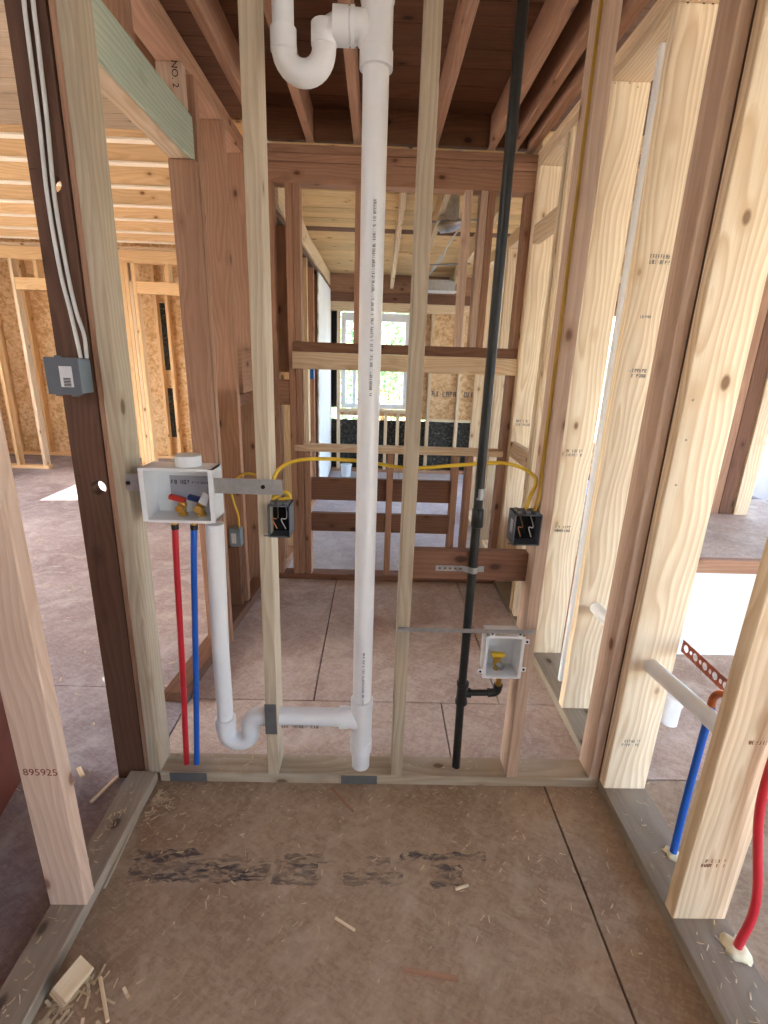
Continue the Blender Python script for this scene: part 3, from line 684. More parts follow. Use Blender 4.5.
# lower tee
lz = YP(330, 717).z
zt0, zt1 = YP(360, 742).z, YP(360, 706).z
fitting('lower_tee', [(zt0 - .03, R2 + .001), (zt0 - .029, .0375), (zt0 + .012, .0375), (zt0 + .014, .035), (zt1 - .002, .035), (zt1, .0375), (zt1 + .03, .0375), (zt1 + .031, R2)])
spx = YP(222, 640).x; tx0 = YP(224, 700).x; ax0 = YP(285, 717).x
ex = YP(346, 715).x
pipe('tee_branch', st, [(ex - .022, SY, lz), (ex + .006, SY, lz)] + [Vector((ex + .006 + .05 * math.sin(t), SY, lz - .05 + .05 * math.cos(t))) for t in (.3, .6, .9, 1.2, 1.5)], [.037, .037, .034, .033, .032, .031, .03], M_PVC, 20)
rl = .042; zb2 = YP(243, 748).z + .031; zc2 = zb2 + rl; cx2 = tx0 + rl
path = [Vector((tx0, SY, zc2 + .05)), Vector((tx0, SY, zc2 + .02))] + arc(cx2, SY, zc2, rl, 180, 360, 14) + arc(tx0 + 2 * rl + .035, SY, lz - .035, .035, 180, 90, 8) + [Vector((AX - .01, SY, lz)), Vector((AX + .03, SY, lz))]
pipe('trap_bend', st, path, .031, M_PVC, 20)
pipe('trap_arm', st, [(AX + .02, SY, lz), (ex - .01, SY, lz)], R2, M_PVC, 20)
box_bot = YP(215, 523).z
pipe('standpipe', st, [(tx0, SY, zc2 + .03), (tx0 + .002, SY, .5), (tx0 + .012, SY, box_bot - .001)], .0265, M_PVC, 20)
pipe('trap_collar', st, [(tx0, SY, zc2 + .055), (tx0, SY, zc2 + .053), (tx0, SY, zc2 + .012), (tx0, SY, zc2 + .01)], [.028, .034, .034, .031], M_PVC, 20)
marks('pipe_print', st, (AX + .05, SY - R2, lz - .018), (1, 0, 0), (0, 0, 1), .011, 16, M_INKG, off=.004, seed=13)

# ---- laundry outlet box
BYF = 1.335
def WPt(px, py): return PY(px, py, BYF)
a = WPt(139, 468); b = WPt(215, 523); bx0, bx1, bz1, bz0 = a.x, b.x, a.z, b.z
lb = thing('laundry_outlet_box', 'white plastic washing machine outlet box with metal brackets and two valves', 'outlet box', (bx0, BYF, bz0))
t = .005; bd = .088
bm = bmesh.new(); w, h = bx1 - bx0, bz1 - bz0
add_box(bm, (w / 2, bd, h / 2), (w, t, h)); add_box(bm, (t / 2, bd / 2, h / 2), (t, bd, h)); add_box(bm, (w - t / 2, bd / 2, h / 2), (t, bd, h))
add_box(bm, (w / 2, bd / 2, t / 2), (w, bd, t)); add_box(bm, (w / 2, bd / 2, h - t / 2), (w, bd, t))
link('box_body', mesh_from(bm), M_BOXWHITE, lb, (bx0, BYF, bz0))
box('flange', lb, bx0 - .004, bx0 + .010, BYF - .003, BYF, bz0, bz1, M_BOXWHITE, .001); box('flange', lb, bx1 - .010, bx1 + .004, BYF - .003, BYF, bz0, bz1, M_BOXWHITE, .001)
box('flange', lb, bx0 + .0102, bx1 - .0102, BYF - .003, BYF, bz0 - .002, bz0 + .006, M_BOXWHITE, .001); box('flange', lb, bx0 + .0102, bx1 - .0102, BYF - .003, BYF, bz1 - .006, bz1 + .002, M_BOXWHITE, .001)
s0 = WPt(127, 474); s1 = WPt(139, 491)
box('mounting_bracket', lb, s0.x - .008, bx0 - .0045, PF - .006, PF - .003, s1.z, s0.z, M_STEEL, .001)
s0 = PY(222, 478, PF - .004); s1 = PY(283, 495, PF - .004)
box('mounting_bracket', lb, bx1 + .0045, s1.x, PF - .006, PF - .003, s1.z, s0.z, M_STEEL, .001)
for px_, py_ in ((128, 483), (263, 487)):
    p = PY(px_, py_, PF - .007); pipe('screw', lb, [(p.x, PF - .009, p.z), (p.x, PF - .0062, p.z)], .006, M_RUBBER, 10)
p0 = WPt(181, 459); pipe('top_cap', lb, [(p0.x, BYF + .05, bz1 + .0005), (p0.x, BYF + .05, bz1 + .03), (p0.x, BYF + .05, bz1 + .031)], [.036, .036, .033], M_BOXWHITE, 24)
box('label', lb, bx0 + .045, bx1 - .007, BYF + bd - .0045, BYF + bd - .003, bz0 + .045, bz0 + .115, M_LABELG, 0)
marks('label_print', lb, (bx0 + .05, BYF + bd - .005, bz0 + .090), (1, 0, 0), (0, 0, 1), .012, 6, M_INK, seed=21)
marks('label_print', lb, (bx0 + .11, BYF + bd - .005, bz0 + .092), (1, 0, 0), (0, 0, 1), .006, 22, M_INK, seed=22)
for nm, px_, mh, lab in (('valve', 175, M_RED, 'brass valve with red lever'), ('valve', 194, M_BLUE, 'brass valve with dark blue lever')):
    vx = WPt(px_, 515).x + .004; vy = BYF + .05
    v = pipe(nm, lb, [(vx, vy, bz0 + t), (vx, vy, bz0 + .012), (vx, vy, bz0 + .014), (vx, vy, bz0 + .03), (vx, vy, bz0 + .032), (vx, vy, bz0 + .045)], [.013, .013, .010, .010, .013, .011], M_BRASS, 12); v['label'] = lab
    o = pipe('spout', v, [(0, 0, 0)] * 0 or [(vx, vy, bz0 + .03), (vx, vy - .03, bz0 + .032)], [.010, .011], M_BRASS, 12); o.location = Vector((vx, vy, bz0 + .03)) - lb.location - v.location
    o = box('lever', None, vx - .035, vx + .012, vy - .012, vy + .006, bz0 + .047, bz0 + .062, M_LEVR if mh is M_RED else M_LEVB, .003); o.parent = v; o.location = Vector((vx - .012, vy - .003, bz0 + .056)) - lb.location - v.location; o.rotation_euler = (0, .25, 0)
p = WPt(201, 503); box('paper_tag', lb, p.x - .012, p.x + .012, BYF + .03, BYF + .032, p.z - .015, p.z + .02, M_LABEL, 0, (0, .5, 0))

# ---- supply pipes at the laundry box
for nm, pxt, pxb, mat, lab in (('red', 175, 186, M_RED, 'red flexible water pipe rising to the laundry box, left of the blue one'), ('blue', 194, 196, M_BLUE, 'blue flexible water pipe rising to the laundry box, right of the red one')):
    tp = PY(pxt, 527, 1.385); bt = PY(pxb, 762, 1.385)
    t_ = thing('water_pipe', lab, 'pipe', (bt.x, 1.385, .0), 'water pipes in the partition')
    zt2 = bz0 - .004
    pipe('tube', t_, spline([(bt.x, 1.385, .002), (bt.x * .62 + tp.x * .38 + .002, 1.388, .38), (bt.x * .22 + tp.x * .78 + .001, 1.386, .75), (tp.x, 1.385, zt2 - .02)], 8), .0095, mat, 12)
    pipe('crimp_ring', t_, [(tp.x, 1.385, zt2 - .035), (tp.x, 1.385, zt2 - .02)], .0112, M_IRON, 12)
    pipe('fitting', t_, [(tp.x, 1.385, zt2 - .02), (tp.x, 1.385, zt2)], .0085, M_BRASS, 12)

# ---- nail plates
def nplate(lab, x0, x1, y0, y1, z0, z1):
    t_ = tag(box('nail_plate', None, x0, x1, y0, y1, z0, z1, M_PLATE, .0005), lab, 'nail plate', 'steel nail plates'); return t_
n0 = PY(268, 704, PF); n1 = PY(281, 734, PF)
nplate('grey steel nail plate on the stud in front of the trap arm', AX - .001, AX + .037, PF - .0025, PF - .0006, n1.z, n0.z)
nplate('grey steel nail plate on the bottom plate under the tall drain pipe', PY(341, 778, PF).x, PY(377, 778, PF).x, PF - .0025, PF - .0006, .003, .038)
nplate('grey steel nail plate on the bottom plate under the red and blue pipes', PY(170, 776, PF).x, PY(207, 776, PF).x, PF - .0025, PF - .0006, .003, .038)

# ---- gas pipe
gx = PY(470, 600, SY).x
gp = thing('gas_pipe', 'black iron gas pipe with coupling and tee standing in the partition', 'pipe', (gx, SY, 0))
pipe('pipe_run', gp, [(gx + .005, SY, .004), (gx, SY, .30), (gx - .006, SY, 2.34)], .0138, M_IRON, 16)
cz0, cz1 = PY(475, 527, SY).z, PY(477, 508, SY).z
pipe('coupling', gp, [(gx, SY, cz0), (gx, SY, cz0 + .003), (gx, SY, cz1 - .003), (gx, SY, cz1)], [.015, .0185, .0185, .015], M_IRON, 16)
pz0, pz1 = PY(478, 499, SY).z, PY(480, 488, SY).z
pipe('thread_band', gp, [(gx, SY, pz0), (gx, SY, pz1)], .0150, M_STEEL, 16)
tz0, tz1 = PY(463, 703, SY).z, PY(465, 682, SY).z; tzm = (tz0 + tz1) / 2
pipe('tee', gp, [(gx + .002, SY, tz0), (gx + .002, SY, tz0 + .001), (gx + .002, SY, tz0 + .012), (gx + .002, SY, tz0 + .014), (gx + .002, SY, tz1 - .014), (gx + .002, SY, tz1 - .012), (gx + .002, SY, tz1 - .001), (gx + .002, SY, tz1)], [.016, .0205, .0205, .018, .018, .0205, .0205, .016], M_IRON, 18)
eg = PY(497, 687, SY); ev = PY(500, 675, SY)
pipe('tee_outlet', gp, [(gx + .01, SY, tzm), (gx + .03, SY, tzm), (gx + .031, SY, tzm)], [.015, .0165, .012], M_IRON, 14)
pipe('nipple', gp, [(gx + .03, SY, tzm), (eg.x - .024, SY, tzm + .002)], .0105, M_IRON, 14)
pipe('elbow', gp, [(eg.x - .028, SY, tzm + .002), (eg.x - .018, SY, tzm + .002)] + [Vector((eg.x - .015 + .018 * math.sin(t), SY, tzm + .020 - .018 * math.cos(t))) for t in (.3, .7, 1.1, 1.5)] + [Vector((eg.x + .003, SY, tzm + .034))], [.0155, .014, .014, .014, .014, .014, .0155], M_IRON, 14)
ggz = PY(505, 678, 1.335).z
pipe('riser', gp, [(eg.x + .003, SY, tzm + .034), (eg.x + .003, SY, ggz + .004)], .010, M_BRASS, 12)

# ---- gas outlet box
GY = 1.345
a = PY(488, 637, GY); b = PY(522, 677, GY)
gbx = thing('gas_outlet_box', 'small white gas outlet box with a yellow valve, beside the right stud', 'outlet box', (a.x, GY, b.z))
w, h = min(b.x, CX - .003) - a.x, a.z - b.z; bd = .07; t = .004
bm = bmesh.new()
add_box(bm, (w / 2, bd, h / 2), (w, t, h)); add_box(bm, (t / 2, bd / 2, h / 2), (t, bd, h)); add_box(bm, (w - t / 2, bd / 2, h / 2), (t, bd, h)); add_box(bm, (w / 2, bd / 2, t / 2), (w, bd, t)); add_box(bm, (w / 2, bd / 2, h - t / 2), (w, bd, t))
link('box_body', mesh_from(bm), M_BOXWHITE, gbx, (a.x, GY, b.z))
for nm, q in (('rim', (a.x - .006, a.x + .004, b.z - .004, a.z + .004)), ('rim', (a.x + w - .004, a.x + w + .006, b.z - .004, a.z + .004)), ('rim', (a.x + .0042, a.x + w - .0042, a.z - .003, a.z + .006)), ('rim', (a.x + .0042, a.x + w - .0042, b.z - .005, b.z + .003))):
    box(nm, gbx, q[0], q[1], GY - .004, GY - .0002, q[2], q[3], M_BOXWHITE, .001)
for tx, tz_ in ((a.x - .014, b.z + .02), (a.x + w + .012, a.z - .012), (a.x + w + .012, b.z + .03), (a.x + .012, a.z + .014), (a.x + w - .012, a.z + .014)):
    tb = box('mounting_tab', gbx, tx - .008, tx + .008, GY - .0035, GY - .001, tz_ - .008, tz_ + .008, M_BOXWHITE, .001)
    sc_ = pipe('screw', None, [(0, -.004, 0), (0, -.0014, 0)], .004, M_RUBBER, 8); sc_.parent = tb; sc_.location = (0, -.003, 0)
vx = a.x + w * .42; vy = GY + .035
v = pipe('valve', gbx, [(vx, vy, b.z + t), (vx, vy, b.z + .022), (vx, vy, b.z + .024), (vx, vy, b.z + .05)], [.010, .010, .013, .012], M_BRASS, 12)
o = pipe('valve_outlet', None, [(0, 0, 0), (.012, -.024, -.004)], [.010, .011], M_STEEL, 12); o.parent = v; o.location = (0, 0, .025)
o = box('handle', None, -.024, .020, -.012, .006, -.007, .007, M_YELLOW, .003); o.parent = v; o.location = (0, -.003, .056)
bar0 = PY(398, 629, PF - .003); bar1 = PY(529, 633, PF - .003)
sb = tag(box('mounting_bar', None, bar0.x - .002, CX + .03, PF - .0055, PF - .0042, bar0.z - .007, bar0.z + .007, M_STEEL, .0005), 'thin galvanised metal bar spanning two studs above the gas outlet box', 'bar')

# ---- perforated strap holding the gas pipe
s0 = PY(436, 567, 1.39); s1 = PY(480, 571, 1.39); zc_ = (s0.z + s1.z) / 2
def strap_mesh(path, wv, width, holes, hr, thick=.0012, n=10):
    """strip along path (points), width along wv, with real round holes at arc positions"""
    bm = bmesh.new(); wv = Vector(wv).normalized(); P = [Vector(p) for p in path]
    ls = [0]
    for i in range(1, len(P)): ls.append(ls[-1] + (P[i] - P[i - 1]).length)
    def at(s, v):
        s = min(max(s, 0), ls[-1]); i = 1
        while i < len(ls) - 1 and ls[i] < s: i += 1
        f = (s - ls[i - 1]) / (ls[i] - ls[i - 1]); return P[i - 1].lerp(P[i], f) + wv * v
    cur = 0
    def quad(pts): bm.faces.new([bm.verts.new(at(*q)) for q in pts])
    hw = width / 2
    for s, rr_ in [(h, hr if not isinstance(h, tuple) else 0) for h in holes] if not isinstance(holes[0], tuple) else holes:
        e = rr_ * 1.25
        if s - e > cur:
            k = max(1, int((s - e - cur) / .008))
            for j in range(k): quad([(cur + (s - e - cur) * j / k, -hw), (cur + (s - e - cur) * (j + 1) / k, -hw), (cur + (s - e - cur) * (j + 1) / k, hw), (cur + (s - e - cur) * j / k, hw)])
        for j in range(n):
            t0, t1 = 2 * math.pi * (j + .5) / n, 2 * math.pi * (j + 1.5) / n; pts = []
            for tt in (t0, t1): pts.append((s + rr_ * math.cos(tt), rr_ * math.sin(tt)))
            for tt in (t1, t0):
                c, d = math.cos(tt), math.sin(tt); f = min(e / max(abs(c), 1e-6), hw / max(abs(d), 1e-6)); pts.append((s + f * c, f * d))
            quad(pts)
        for sc1 in (-1, 1):
            for sc2 in (-1, 1):
                cand = []
                for j in range(n):
                    tt = 2 * math.pi * (j + .5) / n; c, d = math.cos(tt), math.sin(tt); f = min(e / max(abs(c), 1e-6), hw / max(abs(d), 1e-6)); cand.append((f * c, f * d))
                cand.sort(key=lambda q: (q[0] - sc1 * e) ** 2 + (q[1] - sc2 * hw) ** 2)
                try: quad([(s + cand[0][0], cand[0][1]), (s + cand[1][0], cand[1][1]), (s + sc1 * e, sc2 * hw)])
                except Exception: pass
        cur = s + e
    k = max(1, int((ls[-1] - cur) / .004)); d_ = (ls[-1] - cur) / k
    for j in range(k): quad([(cur + d_ * j, -hw), (cur + d_ * (j + 1), -hw), (cur + d_ * (j + 1), hw), (cur + d_ * j, hw)])
    bmesh.ops.remove_doubles(bm, verts=bm.verts, dist=.0001); bmesh.ops.recalc_face_normals(bm, faces=bm.faces)
    bmesh.ops.solidify(bm, geom=list(bm.faces), thickness=thick)
    return mesh_from(bm)
gxs = gx
pth = [(s0.x, 1.394, 0), (gxs - .03, 1.394, 0), (gxs - .017, SY - .006, 0)] + [(gxs + .0155 * math.cos(t), SY - .0155 * math.sin(t), 0) for t in (2.8, 2.3, 1.8, 1.3, .8, .3)] + [(gxs + .018, 1.394, 0), (s1.x + .012, 1.394, 0)]
o = link('pipe_strap', strap_mesh(pth, (0, 0, 1), .019, [.012 + .016 * i for i in range(int((gxs - .03 - s0.x) / .016))], .004), M_STEEL, None, (0, 0, zc_))
tag(o, 'galvanised perforated strap clamping the black gas pipe to the brown block', 'strap')

# ---- device boxes
def device_box(lab, x0, x1, z0, z1, y0, face='front', cab=None, tab=True):
    t_ = thing('electrical_box', lab, 'electrical box', (x0, y0, z0), 'open electrical boxes on the partition')
    w, h, d, t = x1 - x0, z1 - z0, .07, .0025
    bm = bmesh.new()
    add_box(bm, (w / 2, d, h / 2), (w, t, h)); add_box(bm, (t / 2, d / 2, h / 2), (t, d, h)); add_box(bm, (w - t / 2, d / 2, h / 2), (t, d, h)); add_box(bm, (w / 2, d / 2, t / 2), (w, d, t)); add_box(bm, (w / 2, d / 2, h - t / 2), (w, d, t))
    link('box_body', mesh_from(bm), M_GREYBOX, t_, (x0, y0, z0))
    box('dark_back_slab', t_, x0 + .004, x1 - .004, y0 + .05, y0 + .066, z0 + .004, z1 - .004, M_RUBBER, 0)  # near-black slab across the back of the open box
    for k in range(3):
        q = x0 + w * (.3 + .2 * k); pipe('wire', t_, spline([(q, y0 + .05, z1 - .006), (q + .006, y0 + .02, z1 - .04), (q - .008, y0 + .015, z0 + .05), (q + .003, y0 + .02, z0 + .02)], 6), .0016, (M_WIRE, M_RUBBER, M_LABEL)[k], 6)
    for xx in (x0 + .012, x0 + w / 2, x1 - .012): box('cable_clamp', t_, xx - .006, xx + .006, y0 + .01, y0 + .05, z1, z1 + .008, M_GREYBOX, .001)
    box('mounting_tab', t_, x0 - .014, x0 - .0005, y0 + .001, y0 + .003, z0 + .002, z0 + .006, M_GREYBOX, 0)
    return t_
a = PY(272, 506, 1.322); b = PY(295, 538, 1.322)
b1_ = device_box('open grey electrical box on the left stud, by the laundry box bracket', AX + .0385, AX + .0385 + (b.x - a.x), b.z, a.z, 1.322)
b1z, b1x = a.z, AX + .06
a = PY(516, 515, 1.322); b = PY(539, 546, 1.322); w = b.x - a.x
b2_ = device_box('open grey electrical box on the right stud, above the gas outlet box', CX - .001 - w, CX - .001, b.z, a.z, 1.322)
b2z, b2x = a.z, CX - .03
box('paper_sticker', b2_, CX - w - .0028, CX - w - .0012, 1.34, 1.36, b.z + .03, b.z + .07, M_LABEL, 0)

# ---- cables
def cable(name, lab, pts, r, mat, grp=None, n=8): return tag(pipe(name, None, spline(pts, 8), r, mat, n), lab, 'cable', grp)
cz_ = PY(350, 461, SY).z
p = lambda px, py, y=1.40: PY(px, py, y)
cable('electrical_cable', 'yellow electrical cable strung across the partition from box to box', [(b1x - .012, 1.37, b1z + .006), p(274, 478, 1.38), p(285, 465), p(310, 459), p(360, 461, 1.428), p(408, 468, 1.405), p(460, 465), p(500, 463), p(522, 468), p(536, 480, 1.385), p(530, 497, 1.37), (b2x - .008, 1.362, b2z + .005)], .0055, M_YELLOW)
cable('electrical_cable', 'short looped yellow cable at the left electrical box', [(b1x + .004, 1.362, b1z + .006), p(290, 497, 1.36), p(285, 492, 1.36), (b1x - .016, 1.362, b1z + .006)], .005, M_YELLOW)
top = PY(598, 0, 1.375)
cable('electrical_cable', 'dull yellow cable running up the right stud from its electrical box', [(b2x + .012, 1.35, b2z + .005), (b2x + .022, 1.352, b2z + .06), (CX - .007, 1.36, b2z + .13), (CX - .0065, 1.362, 1.55), (CX - .0065, 1.364, 1.9), (CX - .0065, 1.37, 2.33)], .006, M_OLIVE)
# closed grey box with white cables on the dark stud
EYF = 1.292
a = PY(44, 358, EYF); b = PY(81, 394, EYF)
eb = thing('electrical_box', 'closed dark grey electrical box with barcode sticker on the old dark stud', 'electrical box', (a.x, EYF, b.z))
box('box_body', eb, a.x, b.x, EYF + .003, 1.3555, b.z, a.z, M_GREYBOX2, .003)
box('cover', eb, a.x - .003, b.x + .003, EYF, EYF + .0028, b.z - .003, a.z + .003, M_GREYBOX, .001)
sx0 = a.x + (b.x - a.x) * .42; sx1_ = a.x + (b.x - a.x) * .82
sk = box('sticker', eb, sx0, sx1_, EYF - .0012, EYF - .0002, b.z + .016, a.z - .018, M_LABEL, 0)
for k in range(6):
    o = box('barcode_bar', None, -.009, .009, -.0002, .0002, -.0011, .0011, M_INK, 0); o.parent = sk; o.location = (.001, -.0009, -.022 + k * .0036)
for cx_, cz2_ in ((a.x + .03, a.z + .004), (a.x + .02, b.z - .004), (a.x + .06, b.z - .004)): box('tab', eb, cx_ - .008, cx_ + .008, EYF + .003, EYF + .012, cz2_ - .003, cz2_ + .003, M_GREYBOX, .001)
for i, (pts, lab) in enumerate((([(b.x - .012, 1.335, a.z + .002), PY(77, 340, 1.335), PY(70, 310, 1.345), PY(60, 270, 1.349), PY(48, 200, 1.349), PY(39, 120, 1.349), PY(30, 50, 1.349), PY(24, 0, 1.349), PY(21, -60, 1.349)], 'left one of the two grey-white cables hanging on the old dark stud'),
                                ([(b.x + .0005, 1.34, a.z + .002), PY(84, 335, 1.337), PY(76, 310, 1.345), PY(67, 270, 1.349), PY(55, 200, 1.349), PY(47, 120, 1.349), PY(39, 50, 1.349), PY(33, 0, 1.349), PY(29, -60, 1.349)], 'right one of the two grey-white cables hanging on the old dark stud'))):
    cable('electrical_cable', lab, pts, .0048, M_GREYCABLE, 'grey-white cables on the dark stud')
# small box in the middle room
a = PX(228, 528, LX1 + .005); q = PY(229, 529, 2.50); q2 = PY(241, 547, 2.50)
sbx = thing('electrical_box', 'small grey electrical box with white sticker behind the laundry standpipe', 'electrical box', (q.x, 2.5, q2.z))
box('box_body', sbx, q.x, q2.x, 2.5, 2.555, q2.z, q.z, M_GREYBOX2, .002); box('sticker', sbx, q.x + .01, q.x + .035, 2.4985, 2.4998, q2.z + .02, q.z - .025, M_LABEL, 0)
cable('electrical_cable', 'short yellow cable dropping into the small grey electrical box', [(q2.x - .012, 2.53, q.z + .001), PY(238, 515, 2.53), PY(233, 500, 2.535), PY(231, 485, 2.54), PY(244, 474, 2.545), PY(258, 475, 2.55)], .006, M_YELLOW)

# ---- right wall plumbing
hx = .868
hp = thing('drain_pipe', 'white plastic pipe running level through the right wall studs', 'pipe', (hx, 1.3, .51))
pipe('tube', hp, [(hx, .93, .565), (hx, 1.30, .520), (hx, 1.66, .505), (hx, 1.72, .503)], .0235, M_PVC, 20)
# perforated copper strap
ca, cb = PX(679, 641, .955), PX(733, 690, .955)
sl_ = Vector((.955, .985, ca.z)); L0 = 1.303 - .985
hs = []
s_ = .02
while s_ < L0 - .02:
    hs.append((s_, .0115)); hs.append((s_ + .024, .007)); s_ += .044
o = link('copper_strap', strap_mesh([(0, 1.305 - .96 - .345, 0), (0, -.345, 0)], (0, 0, 1), .040, hs, 0), M_COPSTRAP, None, (.948, 1.305, (ca.z + cb.z) / 2))
tag(o, 'copper-coloured strap with round holes spanning the right wall studs', 'strap')
bb = PZ(673, 853, .04); bt_ = PX(712, 708, .88)
bp_ = thing('water_pipe', 'blue flexible pipe with copper elbow rising from the right wall plate', 'pipe', (bb.x, bb.y, .038))
pipe('tube', bp_, spline([(bb.x, bb.y, .039), (bb.x - .008, bb.y - .004, .25), (.884, 1.06, bt_.z)], 8), .010, M_BLUE, 12)
pipe('copper_elbow', bp_, spline([(.884, 1.06, bt_.z - .01), (.884, 1.06, bt_.z + .025), (.886, 1.04, bt_.z + .052), (.89, 1.0, bt_.z + .06), (.893, .945, bt_.z + .06)], 6), .0095, M_COPPER, 12)
pipe('crimp_ring', bp_, [(.884, 1.06, bt_.z - .022), (.884, 1.06, bt_.z - .008)], .0115, M_COPPER, 12)
rb = PZ(737, 948, .04); rt = PX(768, 765, .9)
rp_ = thing('water_pipe', 'red flexible pipe rising from the right wall plate in the foreground', 'pipe', (rb.x, rb.y, .038))
pipe('tube', rp_, spline([(rb.x, rb.y, .039), (rb.x + .006, rb.y, .2), (.90, .868, .45), (.897, .87, .72)], 8), .010, M_RED, 12)
pipe('copper_elbow', rp_, spline([(.897, .87, .70), (.897, .87, .76), (.897, .875, .785), (.897, .899, .79)], 6), .0095, M_COPPER, 12)
def blob(name, parent, c, r, mat, seed):
    rr = random.Random(seed); bm = bmesh.new(); n = 14; prof = []
    top = bm.verts.new((0, 0, r * .30)); rings = []
    for lv, (f, z) in enumerate(((.5, .28), (1, .03))):
        rings.append([bm.verts.new((r * f * (1 + rr.uniform(-.3, .4) * f) * math.cos(2 * math.pi * k / n), r * f * (1 + rr.uniform(-.3, .4) * f) * math.sin(2 * math.pi * k / n), r * z)) for k in range(n)])
    for k in range(n):
        bm.faces.new((top, rings[0][k], rings[0][(k + 1) % n])); bm.faces.new((rings[0][k], rings[1][k], rings[1][(k + 1) % n], rings[0][(k + 1) % n]))
    bm.faces.new(rings[1][::-1]); bmesh.ops.recalc_face_normals(bm, faces=bm.faces)
    return link(name, mesh_from(bm, smooth=True), mat, parent, c)
blob('sealant', bp_, (bb.x, bb.y, .0385), .024, M_FOAM, 1); blob('sealant', rp_, (rb.x, rb.y, .0385), .030, M_FOAM, 2)
wsb = PZ(668, 722)
t_ = thing('pipe_stub', 'short white capped pipe standing on the floor beyond the right wall', 'pipe', (wsb.x, wsb.y, 0))
pipe('tube', t_, [(wsb.x, wsb.y, .001), (wsb.x, wsb.y, .10)], .034, M_PVC, 24); pipe('cap', t_, [(wsb.x, wsb.y, .09), (wsb.x, wsb.y, .092), (wsb.x, wsb.y, .13), (wsb.x, wsb.y, .133)], [.035, .038, .038, .033], M_PVC, 24)
q = PX(518, 560, .86)
t_ = tag(pipe('water_pipe', None, [(.86, 2.44, .039), (.86, 2.435, .5), (.86, 2.44, 1.0)], .012, M_BLUE, 10), 'blue flexible pipe seen behind the brown block at the right stud', 'pipe')

# ---- left foreground sheet
a = PZ(0, 800); 
t_ = thing('leaning_panel', 'red-brown panel with a white edge at the left edge behind the near stud', 'panel', (-1.4, 1.2, 0))
pa = PZ(18, 778); pb_ = PZ(-2, 812); pang = math.atan2(pa.y - pb_.y, pa.x - pb_.x)
bm = bmesh.new(); add_box(bm, (-.45, 0, .55), (.9, .03, 1.1)); o = link('panel', mesh_from(bm), M_REDPANEL, t_, (pa.x, pa.y, .001)); o.rotation_euler = (0, 0, pang)
bm = bmesh.new(); add_box(bm, (.006, 0, .55), (.010, .034, 1.1)); o = link('edge_strip', mesh_from(bm), M_WHITEWALL, t_, (pa.x, pa.y, .001)); o.rotation_euler = (0, 0, pang)

# ---- far room odds and ends
q = PZ(346, 476)
t_ = thing('white_cup', 'white tub standing on the far room floor below the window', 'tub', (q.x, q.y, 0))
pipe('body', t_, [(q.x, q.y, .001), (q.x, q.y, .13)], [.055, .065], M_PVC, 18); pipe('lid', t_, [(q.x, q.y, .131), (q.x, q.y, .132), (q.x, q.y, .15), (q.x, q.y, .151)], [.066, .07, .07, .064], M_PVC, 18)
q = PY(448, 222, 4.0)
t_ = thing('vent_duct', 'silver metal duct hanging under the far ceiling boards', 'duct', (q.x, 4.0, q.z))
pipe('duct_sleeve', t_, [(q.x, 4.0, q.z), (q.x, 4.0, 2.50)], .075, M_FOIL, 20)
pipe('foil_cap', t_, [(q.x - .07, 4.0, q.z - .02), (q.x - .05, 4.0, q.z - .03), (q.x + .03, 3.98, q.z - .02), (q.x + .11, 3.97, q.z)], [.02, .045, .05, .02], M_FOIL, 9)
for i, (a, b, lab) in enumerate((((428, 222), (475, 218), 'upper metal rod crossing under the far ceiling by the duct'), ((425, 265), (447, 263), 'lower metal rod crossing under the far ceiling'))):
    p0, p1 = PY(*a, 4.1 + .6 * i), PY(*b, 4.1 + .6 * i); tag(pipe('ceiling_rod', None, [p0, p1 + Vector((.2, 0, 0))], .007, M_STEEL, 8), lab, 'rod', 'rods under the far ceiling')
cable('electrical_cable', 'white cable looping along a joist of the far ceiling', [PY(462, 225, 4.3), PY(448, 245, 4.6), PY(440, 262, 4.9), PY(428, 275, 5.2), PY(432, 270, 5.3), PY(442, 255, 5.0)], .007, M_GREYCABLE)
q = PY(440, 285, 5.9)
t_ = thing('ceiling_light_box', 'pale rectangular fixture box between joists at the far ceiling', 'fixture', (q.x, 5.9, q.z))
box('body', t_, q.x - .14, q.x + .16, 5.85, 6.0, q.z - .06, q.z + .05, M_STEEL, .004); box('lip', t_, q.x - .16, q.x + .18, 5.84, 6.01, q.z - .075, q.z - .061, M_BOXWHITE, .002)
q = PX(324, 385, WX)
# blue box on the side wall stud
q = PY(314, 372, 4.2); t_ = tag(box('electrical_box', None, -.5775, -.53, 4.285, 4.337, q.z - .06, q.z + .04, M_BLUETAPE, .003), 'small blue electrical box on a stud beside the white wallboard', 'electrical box')
# ---- lettering on the wood
text('stamped_number', nearstud, '895925', (0, 0, 0), (1, 0, 0), (0, 0, 1), .019, M_INKR)
o = nearstud.children[-1] if nearstud.children else None
lp = PY(23, 772, .918)
for o in nearstud.children: o.location = Vector((lp.x, .918, lp.z - .008)) - Vector((LX0 / 2 + (LX1 + .004) / 2, .937, 1.199))
def stamp_on(parent, px, py, y, n, h, seed, mat=M_INKG, rows=2, u=(1, 0, 0), v=(0, 0, 1)):
    pt = PY(px, py, y)
    for k in range(rows):
        o = marks('mill_stamp', None, (0, 0, 0), u, v, h, n, mat, seed=seed + k)
        o.parent = parent; wp_ = parent.location + (parent.parent.location if parent.parent else Vector())
        o.location = Vector((pt.x, y, pt.z)) - Vector(v) * k * h * 1.5 - wp_
R = {i: rst[i] for i in range(len(rst))}
stamp_on(R[5], 622, 742, 1.306, 8, .010, 31); stamp_on(R[6], 650, 258, 1.706, 8, .011, 33); stamp_on(R[6], 627, 372, 1.706, 8, .011, 35); stamp_on(R[6], 640, 318, 1.706, 6, .008, 37, rows=1)
